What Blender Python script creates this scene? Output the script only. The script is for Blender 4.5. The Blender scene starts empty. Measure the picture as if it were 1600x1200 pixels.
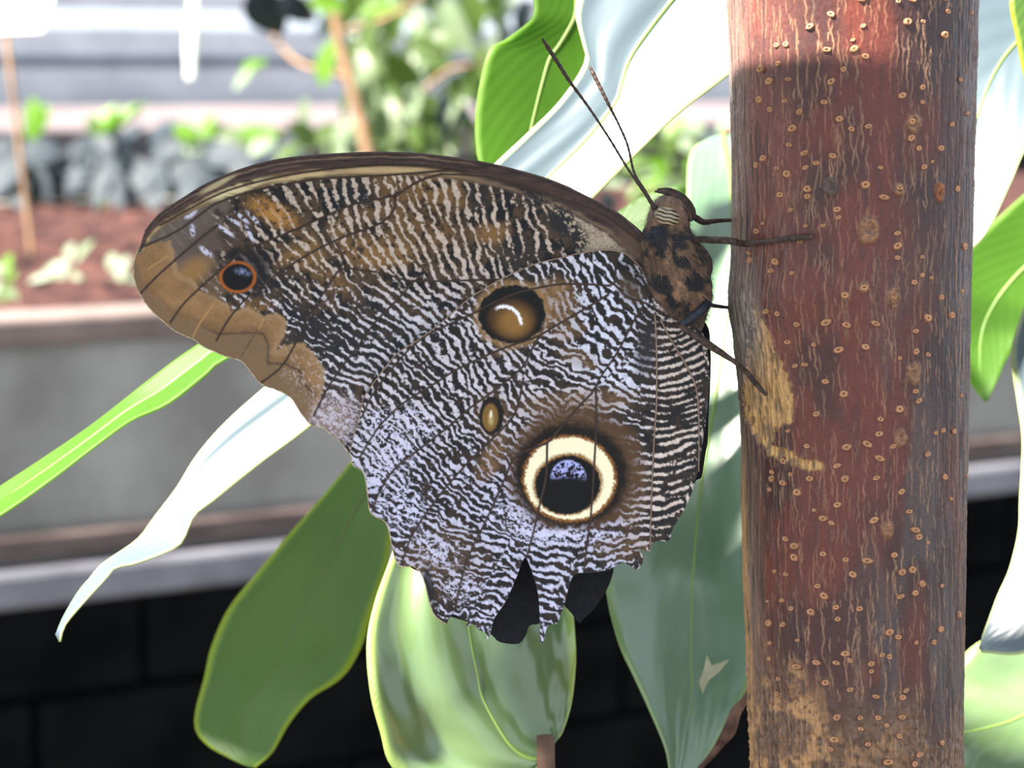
import bpy, math, random
import numpy as np
from mathutils import Vector, Matrix

# ------------------------------------------------------------------ camera, sky, sun, exposure
SC = bpy.context.scene
COL = SC.collection
FPX = 4000.0                      # focal length in pixels of the 1600 x 1200 frame
PITCH = math.radians(6.84)        # camera looks slightly down
CAMP = np.array([0.0, 0.0, 1.2])
FWD = np.array([0, math.cos(PITCH), -math.sin(PITCH)])
UPV = np.array([0, math.sin(PITCH), math.cos(PITCH)])
RGT = np.array([1.0, 0, 0])
D0 = 0.350                        # distance to the butterfly
PXM = D0 / FPX                    # metres per pixel at the butterfly

cd = bpy.data.cameras.new('camera')
cd.sensor_width = 36; cd.lens = 36 * FPX / 1600
cd.clip_start = 0.01; cd.clip_end = 100
cd.dof.use_dof = True; cd.dof.focus_distance = 0.3485; cd.dof.aperture_fstop = 38
cam = bpy.data.objects.new('camera', cd); COL.objects.link(cam)
cam.location = CAMP; cam.rotation_euler = (math.pi / 2 - PITCH, 0, 0)
SC.camera = cam

w = bpy.data.worlds.new('sky'); SC.world = w; w.use_nodes = True
bgn = w.node_tree.nodes['Background']
bgn.inputs[0].default_value = (0.80, 0.89, 1.0, 1); bgn.inputs[1].default_value = 1.0

sd = bpy.data.lights.new('sun', 'SUN'); sd.energy = 18.0; sd.angle = math.radians(3.5); sd.color = (1.0, 0.93, 0.82)
sun = bpy.data.objects.new('sun', sd); COL.objects.link(sun)
SUNDIR = Vector((-0.56, -0.36, 0.745)).normalized()
sun.rotation_euler = SUNDIR.to_track_quat('Z', 'Y').to_euler()
sun.location = (-1, -0.5, 3)

SC.view_settings.view_transform = 'Standard'; SC.view_settings.look = 'None'
SC.view_settings.gamma = 1; SC.view_settings.use_curve_mapping = False
SC.view_settings.exposure = 0.75

# ------------------------------------------------------------------ helpers
rng = np.random.default_rng(7); random.seed(7)

def P(px, py, d):
    px = np.asarray(px, float); py = np.asarray(py, float); d = np.asarray(d, float)
    px, py, d = np.broadcast_arrays(px, py, d)
    return (CAMP + d[..., None] * FWD + ((px - 800) / FPX * d)[..., None] * RGT
            + ((600 - py) / FPX * d)[..., None] * UPV)

def on_z(px, py, z):                       # where the ray of a pixel meets the horizontal plane z
    r = P(px, py, 1.0) - CAMP
    return CAMP + r * ((z - CAMP[2]) / r[..., 2])[..., None] if r.ndim > 1 else CAMP + r * ((z - CAMP[2]) / r[2])

def z_at(X, Y, py):                        # height at ground point X, Y that shows on row py
    k = (600 - py) / FPX; c, s = math.cos(PITCH), math.sin(PITCH)
    return CAMP[2] + Y * (k * c - s) / (c + k * s)

def lin(c):
    c = np.asarray(c, float) / 255.0
    return np.where(c <= 0.04045, c / 12.92, ((c + 0.055) / 1.055) ** 2.4)

def sm(a, b, x):
    t = np.clip((x - a) / (b - a), 0, 1); return t * t * (3 - 2 * t)

def upsample(g, H, W):
    gh, gw = g.shape[:2]
    y = np.linspace(0, gh - 1, H); x = np.linspace(0, gw - 1, W)
    y0 = np.minimum(y.astype(int), gh - 2); x0 = np.minimum(x.astype(int), gw - 2)
    fy = (y - y0); fx = (x - x0)
    fy = (fy * fy * (3 - 2 * fy))[:, None]; fx = (fx * fx * (3 - 2 * fx))[None, :]
    if g.ndim == 3: fy = fy[..., None]; fx = fx[..., None]
    a = g[y0][:, x0]; b = g[y0][:, x0 + 1]; c = g[y0 + 1][:, x0]; d = g[y0 + 1][:, x0 + 1]
    return (a * (1 - fx) + b * fx) * (1 - fy) + (c * (1 - fx) + d * fx) * fy

def noise(H, W, sy, sx, seed, octs=1):
    r = np.random.default_rng(seed); out = np.zeros((H, W)); amp = 1.0; tot = 0
    for o in range(octs):
        g = r.random((max(2, int(H / sy) + 2), max(2, int(W / sx) + 2)))
        out += amp * upsample(g, H, W); tot += amp; amp *= 0.55
        sy = max(1.0, sy / 2); sx = max(1.0, sx / 2)
    return out / tot

def sample(img, x, y):
    H, W = img.shape[:2]
    x = np.clip(x, 0, W - 1.001); y = np.clip(y, 0, H - 1.001)
    x0 = x.astype(int); y0 = y.astype(int); fx = (x - x0); fy = (y - y0)
    if img.ndim == 3: fx = fx[:, None]; fy = fy[:, None]
    return (img[y0, x0] * (1 - fx) + img[y0, x0 + 1] * fx) * (1 - fy) + (img[y0 + 1, x0] * (1 - fx) + img[y0 + 1, x0 + 1] * fx) * fy

def mesh(name, V, F, mat=None, cols=None, uv=None, smooth=True):
    me = bpy.data.meshes.new(name)
    V = np.asarray(V, float)
    me.from_pydata(V.tolist(), [], F.tolist() if isinstance(F, np.ndarray) else F)
    if smooth: me.polygons.foreach_set('use_smooth', np.ones(len(me.polygons), bool))
    if cols is not None:
        at = me.color_attributes.new('Col', 'FLOAT_COLOR', 'POINT')
        c = np.ones((len(V), 4), np.float32); c[:, :3] = cols
        at.data.foreach_set('color', c.ravel())
    if uv is not None:
        ul = me.uv_layers.new(name='UVMap')
        li = np.zeros(len(me.loops), np.int32); me.loops.foreach_get('vertex_index', li)
        ul.data.foreach_set('uv', np.asarray(uv, np.float32)[li].ravel())
    if mat: me.materials.append(mat)
    me.update()
    return me

def obj(name, me, parent=None, label=None, cat=None, group=None, kind=None):
    o = bpy.data.objects.new(name, me); COL.objects.link(o)
    if parent is not None:
        o.parent = parent; o.matrix_parent_inverse = parent.matrix_world.inverted()
    if label: o['label'] = label
    if cat: o['category'] = cat
    if group: o['group'] = group
    if kind: o['kind'] = kind
    return o

def empty(name, loc, label=None, cat=None, group=None):
    o = bpy.data.objects.new(name, None); COL.objects.link(o)
    o.location = Vector(loc); o.matrix_world = Matrix.Translation(Vector(loc)); o.empty_display_size = 0.01
    if label: o['label'] = label
    if cat: o['category'] = cat
    if group: o['group'] = group
    return o

def resample(pts, n):
    p = np.asarray(pts, float); s = np.r_[0, np.cumsum(np.linalg.norm(np.diff(p, axis=0), axis=1))]
    t = np.linspace(0, s[-1], n)
    return np.stack([np.interp(t, s, p[:, k]) for k in range(p.shape[1])], 1)

def smooth_path(pts, n):
    """Catmull-Rom through the points, evenly resampled."""
    p = np.asarray(pts, float)
    if len(p) < 3: return resample(p, n)
    q = np.vstack([2 * p[0] - p[1], p, 2 * p[-1] - p[-2]]); out = []
    for i in range(1, len(q) - 2):
        t = np.linspace(0, 1, 9)[:-1, None]
        a, b, c, d = q[i - 1], q[i], q[i + 1], q[i + 2]
        out.append(0.5 * (2 * b + (c - a) * t + (2 * a - 5 * b + 4 * c - d) * t ** 2 + (3 * b - a - 3 * c + d) * t ** 3))
    out.append(p[-1:])
    return resample(np.vstack(out), n)

def tube_geo(pts, rad, sides=7, cap=True):
    p = np.asarray(pts, float); n = len(p)
    rad = np.broadcast_to(np.asarray(rad, float), (n,))
    tan = np.gradient(p, axis=0); tan /= np.linalg.norm(tan, axis=1)[:, None] + 1e-12
    ref = np.array([0.13, -0.97, 0.2]); V = []
    for i in range(n):
        u = np.cross(tan[i], ref); u /= np.linalg.norm(u) + 1e-12; v = np.cross(tan[i], u)
        a = np.arange(sides) * 2 * np.pi / sides
        V.append(p[i] + rad[i] * (np.cos(a)[:, None] * u + np.sin(a)[:, None] * v))
    V = np.vstack(V); F = []
    for i in range(n - 1):
        for j in range(sides):
            k = (j + 1) % sides
            F.append((i * sides + j, i * sides + k, (i + 1) * sides + k, (i + 1) * sides + j))
    if cap:
        F.append(tuple(range(sides))[::-1]); F.append(tuple(range((n - 1) * sides, n * sides)))
    return V, F

def tube(name, pts, rad, mat, parent, sides=7, **kw):
    V, F = tube_geo(pts, rad, sides)
    return obj(name, mesh(name, V, F, mat), parent, **kw)

def box_geo(lo, hi):
    x0, y0, z0 = lo; x1, y1, z1 = hi
    V = [(x0, y0, z0), (x1, y0, z0), (x1, y1, z0), (x0, y1, z0), (x0, y0, z1), (x1, y0, z1), (x1, y1, z1), (x0, y1, z1)]
    F = [(0, 3, 2, 1), (4, 5, 6, 7), (0, 1, 5, 4), (1, 2, 6, 5), (2, 3, 7, 6), (3, 0, 4, 7)]
    return V, F

def box(name, lo, hi, mat, parent=None, bevel=0.0, xf=None, **kw):
    V, F = box_geo(lo, hi)
    V = np.array(V, float)
    if xf is not None: V = xf(V)
    o = obj(name, mesh(name, V, F, mat, smooth=False), parent, **kw)
    if bevel:
        m = o.modifiers.new('bevel', 'BEVEL'); m.width = bevel; m.segments = 2
    return o

# ------------------------------------------------------------------ materials
def nodes(name):
    m = bpy.data.materials.new(name); m.use_nodes = True
    return m, m.node_tree.nodes, m.node_tree.links, m.node_tree.nodes['Principled BSDF']

def mat_plain(name, rgb, rough=0.6, spec=0.4, nscale=60.0, namp=0.25, bump=0.0, rgb2=None, metal=0.0, stretch=None):
    m, N, L, B = nodes(name)
    tc = N.new('ShaderNodeTexCoord'); nz = N.new('ShaderNodeTexNoise'); nz.inputs['Scale'].default_value = nscale
    nz.inputs['Detail'].default_value = 4
    src = tc.outputs['Object']
    if stretch:
        mp = N.new('ShaderNodeMapping'); mp.inputs['Scale'].default_value = stretch
        L.new(src, mp.inputs[0]); src = mp.outputs[0]
    L.new(src, nz.inputs['Vector'])
    a = lin(rgb); b = lin(rgb2) if rgb2 is not None else a * (1 - namp)
    mx = N.new('ShaderNodeMix'); mx.data_type = 'RGBA'
    rp = N.new('ShaderNodeMapRange'); rp.inputs[1].default_value = 0.35; rp.inputs[2].default_value = 0.65
    L.new(nz.outputs[0], rp.inputs[0]); L.new(rp.outputs[0], mx.inputs[0])
    mx.inputs[6].default_value = (*a, 1); mx.inputs[7].default_value = (*b, 1)
    L.new(mx.outputs[2], B.inputs['Base Color'])
    B.inputs['Roughness'].default_value = rough; B.inputs['Specular IOR Level'].default_value = spec
    B.inputs['Metallic'].default_value = metal
    if bump:
        bp = N.new('ShaderNodeBump'); bp.inputs['Strength'].default_value = 0.6; bp.inputs['Distance'].default_value = bump
        L.new(nz.outputs[0], bp.inputs['Height']); L.new(bp.outputs[0], B.inputs['Normal'])
    return m

def mat_attr(name, rough=0.6, spec=0.3, nscale=4000.0, namp=0.15, bump=0.0, sheen=0.0):
    """colour from the mesh's own point colours, with a fine grain on top"""
    m, N, L, B = nodes(name)
    at = N.new('ShaderNodeAttribute'); at.attribute_name = 'Col'
    tc = N.new('ShaderNodeTexCoord'); nz = N.new('ShaderNodeTexNoise'); nz.inputs['Scale'].default_value = nscale
    L.new(tc.outputs['Object'], nz.inputs['Vector'])
    rp = N.new('ShaderNodeMapRange'); rp.inputs[3].default_value = 1 - namp; rp.inputs[4].default_value = 1 + namp
    rp.inputs[1].default_value = 0.3; rp.inputs[2].default_value = 0.7
    L.new(nz.outputs[0], rp.inputs[0])
    mx = N.new('ShaderNodeVectorMath'); mx.operation = 'SCALE'
    L.new(at.outputs['Color'], mx.inputs[0]); L.new(rp.outputs[0], mx.inputs['Scale'])
    L.new(mx.outputs[0], B.inputs['Base Color'])
    B.inputs['Roughness'].default_value = rough; B.inputs['Specular IOR Level'].default_value = spec
    if sheen: B.inputs['Sheen Weight'].default_value = sheen
    if bump:
        bp = N.new('ShaderNodeBump'); bp.inputs['Strength'].default_value = 0.5; bp.inputs['Distance'].default_value = bump
        L.new(nz.outputs[0], bp.inputs['Height']); L.new(bp.outputs[0], B.inputs['Normal'])
    return m

def mat_leaf(name, rgb, trans, rough=0.35, spec=0.6, tmix=0.4, coat=0.0, edge=None, veins=26.0, rgb2=None, vdepth=0.00012, nscale=45.0):
    """thin leaf: glossy skin, light shining through, side veins and a paler rim laid out in the leaf's own UV"""
    m, N, L, B = nodes(name)
    uv = N.new('ShaderNodeUVMap'); sp = N.new('ShaderNodeSeparateXYZ'); L.new(uv.outputs[0], sp.inputs[0])
    def M(op, a, b=None, c=None):
        n = N.new('ShaderNodeMath'); n.operation = op
        for i, v in enumerate((a, b, c)):
            if v is None: continue
            if isinstance(v, (int, float)): n.inputs[i].default_value = v
            else: L.new(v, n.inputs[i])
        return n.outputs[0]
    au = M('ABSOLUTE', M('SUBTRACT', sp.outputs[0], 0.5))
    tc = N.new('ShaderNodeTexCoord'); nz = N.new('ShaderNodeTexNoise'); nz.inputs['Scale'].default_value = nscale
    nz.inputs['Detail'].default_value = 3
    L.new(tc.outputs['Object'], nz.inputs['Vector'])
    ph = M('ADD', M('MULTIPLY', M('SUBTRACT', sp.outputs[1], M('MULTIPLY', au, 0.7)), veins * 6.2832), M('MULTIPLY', nz.outputs[0], 2.0))
    sv = M('SINE', ph)
    mx = N.new('ShaderNodeMix'); mx.data_type = 'RGBA'
    a = lin(rgb); b = lin(rgb2) if rgb2 is not None else a * 0.75
    mx.inputs[6].default_value = (*a, 1); mx.inputs[7].default_value = (*b, 1)
    rp = N.new('ShaderNodeMapRange'); rp.inputs[1].default_value = 0.3; rp.inputs[2].default_value = 0.7
    L.new(nz.outputs[0], rp.inputs[0]); L.new(rp.outputs[0], mx.inputs[0])
    outc = mx.outputs[2]
    if edge is not None:
        m2 = N.new('ShaderNodeMix'); m2.data_type = 'RGBA'
        L.new(outc, m2.inputs[6]); m2.inputs[7].default_value = (*lin(edge), 1)
        r2 = N.new('ShaderNodeMapRange'); r2.inputs[1].default_value = 0.44; r2.inputs[2].default_value = 0.495
        L.new(au, r2.inputs[0]); L.new(r2.outputs[0], m2.inputs[0]); outc = m2.outputs[2]
    L.new(outc, B.inputs['Base Color'])
    B.inputs['Roughness'].default_value = rough; B.inputs['Specular IOR Level'].default_value = spec
    B.inputs['Coat Weight'].default_value = coat; B.inputs['Coat Roughness'].default_value = rough * 0.8
    bp = N.new('ShaderNodeBump'); bp.inputs['Strength'].default_value = 0.5; bp.inputs['Distance'].default_value = vdepth
    L.new(M('ADD', sv, M('MULTIPLY', nz.outputs[0], 3.0)), bp.inputs['Height']); L.new(bp.outputs[0], B.inputs['Normal'])
    L.new(bp.outputs[0], B.inputs['Coat Normal'])
    T = N.new('ShaderNodeBsdfTranslucent'); T.inputs[0].default_value = (*lin(trans), 1)
    if edge is not None:
        m3 = N.new('ShaderNodeMix'); m3.data_type = 'RGBA'
        m3.inputs[6].default_value = (*lin(trans), 1); m3.inputs[7].default_value = (*lin(edge), 1)
        L.new(r2.outputs[0], m3.inputs[0]); L.new(m3.outputs[2], T.inputs[0])
    ms = N.new('ShaderNodeMixShader'); ms.inputs[0].default_value = tmix
    L.new(B.outputs[0], ms.inputs[1]); L.new(T.outputs[0], ms.inputs[2])
    L.new(ms.outputs[0], N['Material Output'].inputs[0])
    return m

# ------------------------------------------------------------------ the place behind: floor, bench wall, window
m_conc = mat_plain('concrete', (140, 138, 134), 0.9, 0.2, 14, rgb2=(112, 110, 106), bump=0.002)
m_rim = mat_plain('pale_concrete_cap', (122, 108, 104), 0.8, 0.2, 20, rgb2=(98, 86, 82), bump=0.001)
m_batten = mat_plain('weathered_board', (92, 80, 78), 0.8, 0.2, 30, rgb2=(66, 56, 54), stretch=(1, 1, 8), bump=0.001)
m_rail = mat_plain('galvanised_rail', (112, 112, 120), 0.5, 0.4, 25, rgb2=(90, 90, 98), metal=0.2)
m_dark = mat_plain('shade_dark_block', (38, 40, 42), 0.9, 0.1, 9, rgb2=(24, 25, 27), bump=0.003)  # near-black so the shade under the bench sits in the colour
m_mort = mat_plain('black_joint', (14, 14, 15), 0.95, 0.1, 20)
m_floor = mat_plain('concrete_floor', (96, 94, 90), 0.9, 0.2, 4, rgb2=(70, 68, 66), bump=0.002)
m_frame = mat_plain('grey_window_frame', (184, 190, 196), 0.5, 0.4, 10, rgb2=(166, 172, 180))
m_frame_d = mat_plain('dark_gasket', (104, 112, 124), 0.6, 0.3, 10)
m_sill = mat_plain('pale_gravel', (124, 112, 114), 0.8, 0.2, 5, rgb2=(84, 76, 80))
m_soil = mat_plain('red_bark_mulch', (82, 54, 50), 0.9, 0.1, 45, rgb2=(30, 21, 21), bump=0.006)

YAW = math.atan2(0.45, 0.704)
A0 = np.array([-0.32, 1.60]); UX = np.array([math.cos(YAW), math.sin(YAW)]); UY = np.array([-math.sin(YAW), math.cos(YAW)])
def bench(V):                                   # local (along, inward, z) -> world
    V = np.asarray(V, float); o = np.zeros_like(V)
    o[:, :2] = A0 + V[:, :1] * UX + V[:, 1:2] * UY; o[:, 2] = V[:, 2]; return o
def local(p):
    q = np.asarray(p)[..., :2] - A0; return np.stack([q @ UX, q @ UY], -1)
zrow = lambda py: z_at(A0[0], A0[1], py)
Z_TOP, Z_BOT, Z_B0, Z_R1, Z_R0 = zrow(498), zrow(832), zrow(872), zrow(886), zrow(944)
BL, BR, BD = -1.6, 3.2, 1.45                    # bench extent along and inward

box('floor', (-6, -3, -0.05), (6, 9, 0), m_floor, kind='structure')
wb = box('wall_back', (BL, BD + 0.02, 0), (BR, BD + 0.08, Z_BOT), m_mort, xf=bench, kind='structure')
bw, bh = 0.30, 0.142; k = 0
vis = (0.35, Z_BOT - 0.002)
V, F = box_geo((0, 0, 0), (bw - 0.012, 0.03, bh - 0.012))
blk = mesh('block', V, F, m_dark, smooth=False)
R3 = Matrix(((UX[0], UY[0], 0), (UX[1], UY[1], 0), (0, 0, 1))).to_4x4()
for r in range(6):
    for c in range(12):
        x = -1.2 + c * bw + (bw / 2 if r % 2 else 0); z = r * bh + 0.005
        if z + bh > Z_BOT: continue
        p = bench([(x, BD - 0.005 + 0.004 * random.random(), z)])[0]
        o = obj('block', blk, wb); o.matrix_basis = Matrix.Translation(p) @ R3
for x in (BL, BR):
    box('wall_left' if x < 0 else 'wall_right', (x - 0.05, 0.0, 0), (x, BD, Z_R0), m_dark, xf=bench, kind='structure')

pl = empty('planter_bench', bench([(0.8, 0.45, Z_R0)])[0], 'long grey concrete planting trough with pale rim behind the butterfly', 'planter')
box('front_wall', (BL, 0, Z_BOT), (BR, 0.05, Z_TOP - 0.016), m_conc, pl, 0.002, bench)
box('rim', (BL, -0.006, Z_TOP - 0.018), (BR, 0.056, Z_TOP), m_rim, pl, 0.003, bench)
box('back_wall', (BL, BD - 0.05, Z_BOT), (BR, BD, Z_TOP), m_conc, pl, 0.002, bench)
box('base_slab', (BL, 0.0, Z_BOT - 0.03), (BR, BD, Z_BOT), m_conc, pl, 0, bench)
box('batten', (BL, -0.012, Z_B0), (BR, 0.03, Z_BOT - 0.002), m_batten, pl, 0.002, bench)
box('support_rail', (BL, -0.022, Z_R0), (BR, 0.03, Z_R1), m_rail, pl, 0.004, bench)
for x in (BL + 0.1, -0.75, 2.2):
    box('leg', (x, 0.05, 0), (x + 0.06, 0.11, Z_R0), m_dark, pl, 0.003, bench)

# soil: lumpy sheet of bark mulch
Z_SOIL = Z_TOP - 0.006
gx, gy = np.meshgrid(np.linspace(-0.9, 2.9, 240), np.linspace(0.052, BD - 0.052, 80))
H = noise(80, 240, 2, 2, 5, 2) * 0.030 - 0.022 + noise(80, 240, 16, 20, 6) * 0.012
V = bench(np.stack([gx.ravel(), gy.ravel(), (Z_SOIL + H).ravel()], 1))
idx = np.arange(80 * 240).reshape(80, 240)
F = np.stack([idx[:-1, :-1], idx[:-1, 1:], idx[1:, 1:], idx[1:, :-1]], -1).reshape(-1, 4)
obj('soil', mesh('soil', V, F, m_soil), None, 'reddish brown bark mulch filling the trough', 'soil', kind='stuff')

# pale gravel bench farther back and the greenhouse window beyond it
WY = 4.2
wz = lambda py: z_at(*(bench([(2.05, WY, 0)])[0][:2]), py)
gb = empty('gravel_bench', bench([(2, 2.9, 0)])[0], 'pale sunlit gravel-topped bench beyond the trough', 'bench')
Z_G = wz(164)
box('bench_top', (-3, 1.62, Z_G - 0.05), (8, WY - 0.05, Z_G), m_sill, gb, 0.004, bench)
for x in (-1.5, 2, 5.5):
    for y in (1.75, WY - 0.25): box('leg', (x, y, 0), (x + 0.08, y + 0.08, Z_G - 0.05), m_dark, gb, 0, bench)
ws = box('wall_far', (-4, WY + 0.02, 0), (9, WY + 0.1, wz(170)), m_sill, xf=bench, kind='structure')
wn = empty('window_1', bench([(0.5, WY, wz(165))])[0]); wn['kind'] = 'structure'
box('bottom_rail', (-4, WY, wz(168)), (9, WY + 0.05, wz(104)), m_frame, wn, 0.003, bench)
box('gasket', (-4, WY - 0.004, wz(104)), (9, WY + 0.05, wz(89)), m_frame_d, wn, 0, bench)
box('middle_rail', (-4, WY + 0.01, wz(89)), (9, WY + 0.06, wz(44)), m_frame, wn, 0.003, bench)
box('top_rail', (-4, WY + 0.01, wz(15)), (9, WY + 0.06, wz(-14)), m_frame, wn, 0.003, bench)
mg, N, L, B = nodes('window_glass')
B.inputs['Base Color'].default_value = (1, 1, 1, 1); B.inputs['Roughness'].default_value = 0.02
B.inputs['Transmission Weight'].default_value = 1.0; B.inputs['IOR'].default_value = 1.05
tr = N.new('ShaderNodeBsdfTransparent'); ms = N.new('ShaderNodeMixShader'); ms.inputs[0].default_value = 0.92
L.new(B.outputs[0], ms.inputs[1]); L.new(tr.outputs[0], ms.inputs[2]); L.new(ms.outputs[0], N['Material Output'].inputs[0])
for i in range(7):
    x0 = -3.0 + i * 1.6
    box('pane', (x0, WY + 0.03, wz(44)), (x0 + 1.59, WY + 0.036, wz(15)), mg, wn, 0, bench)
    box('pane', (x0, WY + 0.03, wz(-14)), (x0 + 1.59, WY + 0.036, wz(-14) + 1.2), mg, wn, 0, bench)
    box('mullion', (x0 - 0.012, WY + 0.0, wz(-14)), (x0 + 0.012, WY + 0.05, wz(-14) + 1.2), m_frame, wn, 0, bench)

# ------------------------------------------------------------------ plants in the trough
def leaf_blade(name, mat, wide=0.5, pointy=1.0, droop=0.15, fold=0.12, nv=9, nu=5):
    """unit leaf along +Y, facing +Z"""
    V, U = [], []
    for i in range(nv):
        v = i / (nv - 1); wd = (math.sin(math.pi * v ** pointy) ** 0.8 if 0 < v < 1 else 0.02) * 0.5
        for j in range(nu):
            u = j / (nu - 1) * 2 - 1
            V.append((u * wd, v, fold * abs(u) * wd - droop * v * v)); U.append((j / (nu - 1), v))
    idx = np.arange(nv * nu).reshape(nv, nu)
    F = np.stack([idx[:-1, :-1], idx[:-1, 1:], idx[1:, 1:], idx[1:, :-1]], -1).reshape(-1, 4)
    return mesh(name, V, F, mat, uv=U)

def place(name, me, base, tip, width, face, parent):
    """leaf from base to tip (world), face = direction its upper side looks to"""
    b = Vector(base); y = Vector(tip) - b; ln = y.length; y.normalize()
    f = Vector(face); f = (f - f.dot(y) * y)
    if f.length < 1e-4: f = Vector((0, -1, 0.2))
    f.normalize(); x = y.cross(f)
    M = Matrix((x, y, f)).transposed().to_4x4() @ Matrix.Diagonal((width, ln, ln, 1))
    M.translation = b
    o = bpy.data.objects.new(name, me); COL.objects.link(o); o.parent = parent
    o.matrix_parent_inverse = parent.matrix_world.inverted(); o.matrix_basis = M
    return o

m_l_pale = mat_leaf('pale_variegated_leaf', (138, 146, 130), (120, 146, 92), 0.4, 0.5, 0.3, veins=8, rgb2=(108, 126, 96), nscale=30)
m_l_dark = mat_leaf('dark_blue_green_leaf', (50, 60, 70), (40, 60, 40), 0.6, 0.3, 0.12, coat=0.0, veins=7, rgb2=(32, 42, 48), nscale=30)
m_l_lime = mat_leaf('lime_leaf', (92, 132, 36), (122, 172, 36), 0.4, 0.5, 0.55, veins=7, rgb2=(95, 140, 35), nscale=20)
m_l_olive = mat_leaf('olive_leaf', (74, 96, 44), (92, 126, 42), 0.38, 0.6, 0.45, veins=7, rgb2=(70, 92, 40), nscale=20)
m_l_sage = mat_leaf('sage_leaf', (132, 148, 122), (126, 152, 92), 0.38, 0.6, 0.35, veins=7, rgb2=(98, 118, 86), nscale=20)
m_wood = mat_plain('tan_stem', (140, 112, 86), 0.7, 0.3, 40, rgb2=(112, 88, 66))
m_gstem = mat_plain('green_stem', (92, 120, 58), 0.6, 0.3, 40)
b_pale = leaf_blade('leaf', m_l_pale, droop=0.25); b_dark = leaf_blade('leaf', m_l_dark, droop=0.2, pointy=0.8)
b_lime = leaf_blade('leaf', m_l_lime, droop=0.1); b_olive = leaf_blade('leaf', m_l_olive, droop=0.15)
b_sage = leaf_blade('leaf', m_l_sage, droop=0.2)
SUNV = np.array(SUNDIR)

def soil_pt(px, py): return on_z(px, py, Z_SOIL)
def depth_of(p): return float((np.asarray(p) - CAMP) @ FWD)

def clump(name, label, cat, foot, blades, leaves, group=None, stem_mat=None):
    """plant whose foot stands at a pixel on the soil; each leaf = (x0,y0,x1,y1,width px,dd) at about the plant's depth"""
    f = soil_pt(*foot); d = depth_of(f); e = empty(name, f, label, cat, group)
    tops = P(foot[0], foot[1] - 26, d)
    tube('stem', smooth_path([f - np.array([0, 0, 0.012]), (f + tops) / 2 + 0.003, tops], 6), 0.0022, stem_mat or m_gstem, e, 5)
    for i, (x0, y0, x1, y1, wpx, dd) in enumerate(leaves):
        a = P(x0, y0, d + dd * 0.4); b = P(x1, y1, d + dd)
        place('leaf', blades[i % len(blades)], a, b, wpx * d / FPX, (-0.4, -0.75, 0.6), e)
    return e

# pale clumps along the rim
clump('variegated_groundcover', 'pale silvery low plant with narrow leaves near the wing tip', 'plant', (186, 448), [b_pale], [
    (190, 432, 172, 458, 22, -.03), (200, 398, 176, 456, 20, -.02), (172, 425, 205, 395, 20, .02), (180, 436, 215, 462, 22, -.02),
    (176, 430, 150, 458, 18, 0), (186, 430, 165, 388, 22, .03), (190, 440, 235, 430, 20, .02)], 'pale groundcover along the trough rim')
clump('variegated_groundcover', 'pale spreading low plant with splayed leaves right of the marker stick', 'plant', (112, 452), [b_pale, b_pale, b_sage], [
    (112, 408, 56, 430, 24, 0), (110, 404, 106, 374, 20, .02), (118, 412, 142, 368, 18, .02), (108, 420, 66, 462, 18, -.03),
    (116, 424, 128, 470, 22, -.03), (96, 424, 30, 446, 20, -.01), (122, 430, 152, 450, 20, .01), (104, 428, 88, 404, 22, .03)], 'pale groundcover along the trough rim')
clump('variegated_groundcover', 'pale and green low plant at the left edge of the trough', 'plant', (8, 470), [b_pale, b_lime, b_olive], [
    (6, 430, -16, 412, 20, 0), (8, 432, 14, 392, 22, .02), (6, 448, 26, 476, 24, -.02), (2, 440, -30, 470, 26, -.02),
    (10, 446, 22, 420, 20, .01), (0, 450, 8, 482, 22, -.03)], 'pale groundcover along the trough rim')

# dark bluish foliage row
def dark_clump(label, foot, leaves):
    rd = random.Random(foot[0])
    for i in range(9):
        x = foot[0] + rd.uniform(-60, 60); y = rd.uniform(225, 290); a = rd.uniform(-.6, 3.7); ln = rd.uniform(45, 75)
        leaves.append((x, y, x + ln * math.cos(a), y + ln * .55 * math.sin(a), rd.uniform(36, 56), rd.uniform(-.04, .05)))
    clump('dark_leaved_plant', label, 'plant', foot, [b_dark], leaves, 'dark foliage across the trough')
dark_clump('dark blue-grey leafy plant behind the marker stick', (30, 326), [
    (40, 245, -20, 300, 60, -.05), (30, 230, 110, 222, 46, .05), (26, 250, -30, 225, 50, 0), (40, 260, 75, 310, 44, -.04), (30, 235, -10, 205, 44, .1), (50, 262, 70, 225, 40, .05), (20, 262, 30, 325, 46, -.06)])
dark_clump('dark blue-grey leafy plant in the middle of the row', (150, 330), [
    (150, 240, 95, 300, 44, -.02), (150, 235, 235, 215, 50, .06), (140, 250, 200, 290, 54, -.03), (165, 225, 112, 232, 40, .1), (180, 250, 140, 318, 40, -.05),
    (190, 240, 215, 175, 44, .1), (160, 262, 185, 320, 50, -.06), (150, 245, 130, 195, 40, .1)])
dark_clump('dark blue-grey leafy plant above the wing tip', (270, 330), [
    (260, 255, 180, 315, 56, -.04), (270, 250, 330, 222, 52, .06), (265, 262, 330, 290, 56, -.04), (250, 268, 235, 325, 46, -.06), (240, 240, 265, 165, 50, .12),
    (280, 262, 355, 258, 50, 0), (300, 275, 285, 322, 48, -.06), (275, 245, 225, 205, 46, .08)])
dark_clump('dark and green leafy plant behind the front of the wing', (400, 318), [
    (400, 250, 330, 300, 50, -.03), (395, 250, 450, 215, 46, .05), (410, 262, 480, 275, 48, 0), (390, 240, 350, 205, 44, .08), (405, 240, 410, 190, 40, .1)])
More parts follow.
